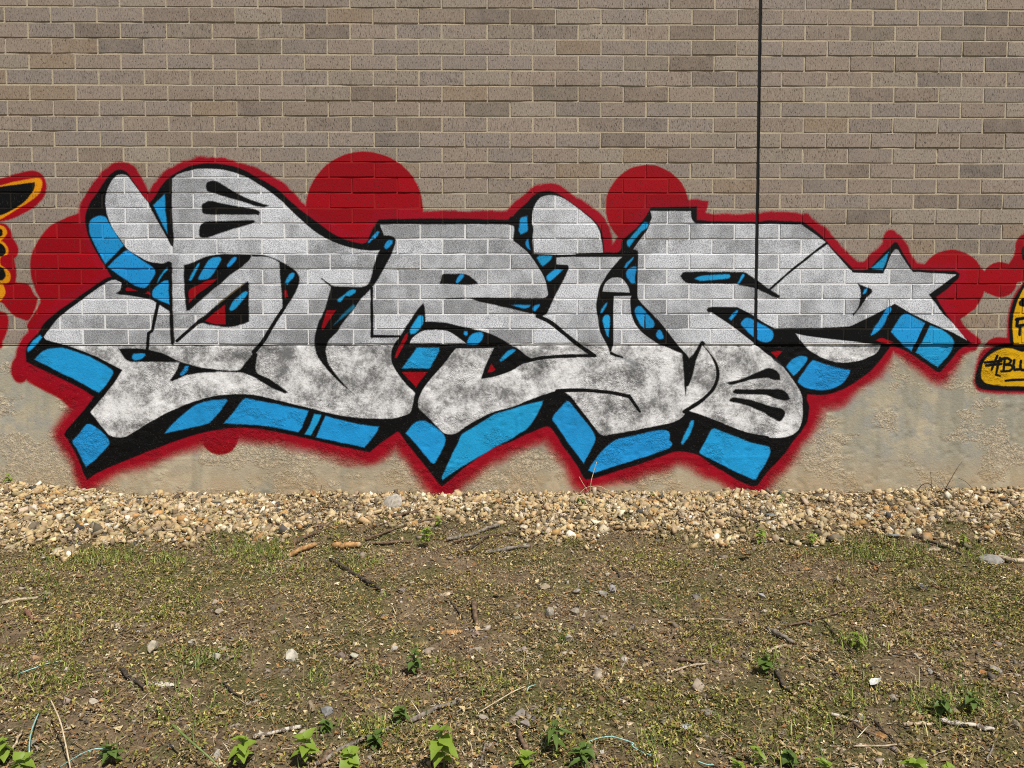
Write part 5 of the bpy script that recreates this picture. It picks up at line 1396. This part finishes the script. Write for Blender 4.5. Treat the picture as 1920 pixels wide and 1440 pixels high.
strand('twine', 'aqua thread standing up in the bottom left corner', 'twine', [(57, 1446, .01), (55, 1400, .04), (60, 1368, .03), (73, 1336, .01)], 2.8, MAT_TWINE)
strand('twine', 'aqua thread arching beside the dark ferny weed, bottom left', 'twine', [(110, 1440, .005), (150, 1415, .04), (180, 1404, .05), (206, 1406, .04)], 2.2, MAT_TWINE)
strand('twine', 'thin aqua thread in the grass near the left edge', 'twine', [(38, 1262, .01), (66, 1252, .015), (90, 1244, .015), (116, 1239, .01)], 2.4, MAT_TWINE)
strand('twine', 'small aqua thread scrap left of the narrow-leaved weed', 'twine', [(988, 1296, .01), (992, 1288, .02), (1004, 1284, .01)], 2.2, MAT_TWINE)
strand('dry_stalk', 'long curved straw stalk standing at the lower left', 'stalk', [(133, 1446, .004), (122, 1390, .06), (112, 1350, .09), (95, 1312, .10)], 3.0, MAT_STRAW)
strand('tall_grass', 'long green blade slanting down-right at the lower left', 'grass', [(322, 1358, .10), (360, 1392, .08), (390, 1418, .05), (412, 1440, .02)], 4.5, MAT_LONG)
strand('tall_grass', 'thin upright green blade rising beside the long slanting one', 'grass', [(364, 1394, .02), (362, 1370, .05), (366, 1350, .08)], 3.0, MAT_LONG)
strand('dry_stalk', 'long thin straw slanting up-right, right of the mottled stick', 'stalk', [(897, 1336, .005), (930, 1316, .02), (962, 1297, .03), (985, 1287, .03)], 2.4, MAT_STRAW)
strand('dry_stalk', 'pale stalk standing upright against the red spray, centre', 'stalk', [(1106, 931, .0), (1108, 905, .10), (1113, 885, .17), (1119, 866, .23)], 1.5, MAT_STRAW)
strand('dry_stalk', 'pale stalk arching over at the red sprayed point, centre', 'stalk', [(1086, 926, .01), (1098, 915, .05), (1112, 911, .06), (1126, 912, .05), (1138, 920, .02)], 1.3, MAT_STRAW)
strand('dry_stalk', 'fine pale stalk leaning left against the red sprayed point', 'stalk', [(1106, 926, .01), (1094, 908, .08), (1086, 894, .13)], 1.1, MAT_STRAW)
MAT_DARKSTALK = plain('dark_dry_stalk', (.10, .075, .05), (.22, .165, .11), 80)
strand('dry_stalk', 'straight dark stalk leaning right against the concrete at right', 'stalk', [(1766, 930, .0), (1780, 903, .10), (1795, 878, .19), (1804, 866, .23)], 1.5, MAT_DARKSTALK)
strand('dry_stalk', 'dark stalk bowed in a half circle on the concrete at right', 'stalk', [(1718, 924, .01), (1728, 910, .06), (1738, 906, .075), (1746, 910, .06), (1752, 922, .01)], 1.6, MAT_DARKSTALK)
strand('dry_stalk', 'fine upright dark stalk left of the leaning stalk at right', 'stalk', [(1747, 924, .01), (1746, 900, .10), (1745, 884, .16)], 1.2, MAT_DARKSTALK)
strand('dry_stalk', 'fine dark stalk curling down-right near the right edge', 'stalk', [(1796, 896, .10), (1812, 904, .08), (1824, 918, .03)], 1.1, MAT_DARKSTALK)
strand('dry_stalk', 'bowed dark stalk flat at the foot of the concrete, right of the joint', 'stalk', [(1546, 929, .005), (1562, 923, .03), (1576, 925, .02), (1588, 931, .005)], 1.8, MAT_DARKSTALK)
strand('dry_stalk', 'thin dark upright stalk on the concrete, left of the big white stone', 'stalk', [(598, 936, .0), (601, 922, .05), (603, 910, .09)], 1.6, MAT_DARKSTALK)
strand('dry_stalk', 'long fine pale straw lying along the foot of the wall at right', 'stalk', [(1400, 925, .01), (1470, 922, .02), (1540, 926, .015), (1620, 925, .01)], 1.3, MAT_STRAW)
# dead leaves and scraps
def dead_leaf(label, u, v, wpx, seed, mat=MAT_DRYLEAF, name='dead_leaf', cat='leaf'):
    rg = random.Random(seed)
    x, y, dep = ground_pt(u, v); L = wpx / FPX * dep
    me = leaf_mesh(name, L, L * .62, -.6, .05, .6, seed); me.materials.append(mat)
    o = bpy.data.objects.new(name, me); COL.objects.link(o)
    o.location = (x, min(y, -.03), float(gz(x, y)) + .012); o.rotation_euler = (rg.uniform(.0, .3), rg.uniform(-.3, .3), rg.uniform(0, 6.28))
    tag(o, label, cat)
dead_leaf('brown curled dead leaf at the foot of the wall, right of centre', 1398, 936, 28, 1)
dead_leaf('dark curled dead leaf by the concrete, left of the big white stone', 587, 934, 18, 2)
dead_leaf('orange crumpled dead leaf on the moss, right of centre', 1405, 1046, 26, 3, WOOD['orange'])
dead_leaf('tan dead leaf right of the yellowish wood chip', 935, 1119, 16, 4)
MAT_WHITE = plain('white_plastic_scrap', (.40, .40, .38), (.70, .70, .67), 60, rough=.5)
dead_leaf('white crumpled plastic scrap on moss at right', 1632, 1291, 24, 5, MAT_WHITE, 'plastic_scrap', 'scrap')
dead_leaf('small white plastic scrap in the grass at lower left', 203, 1187, 16, 6, MAT_WHITE, 'plastic_scrap', 'scrap')
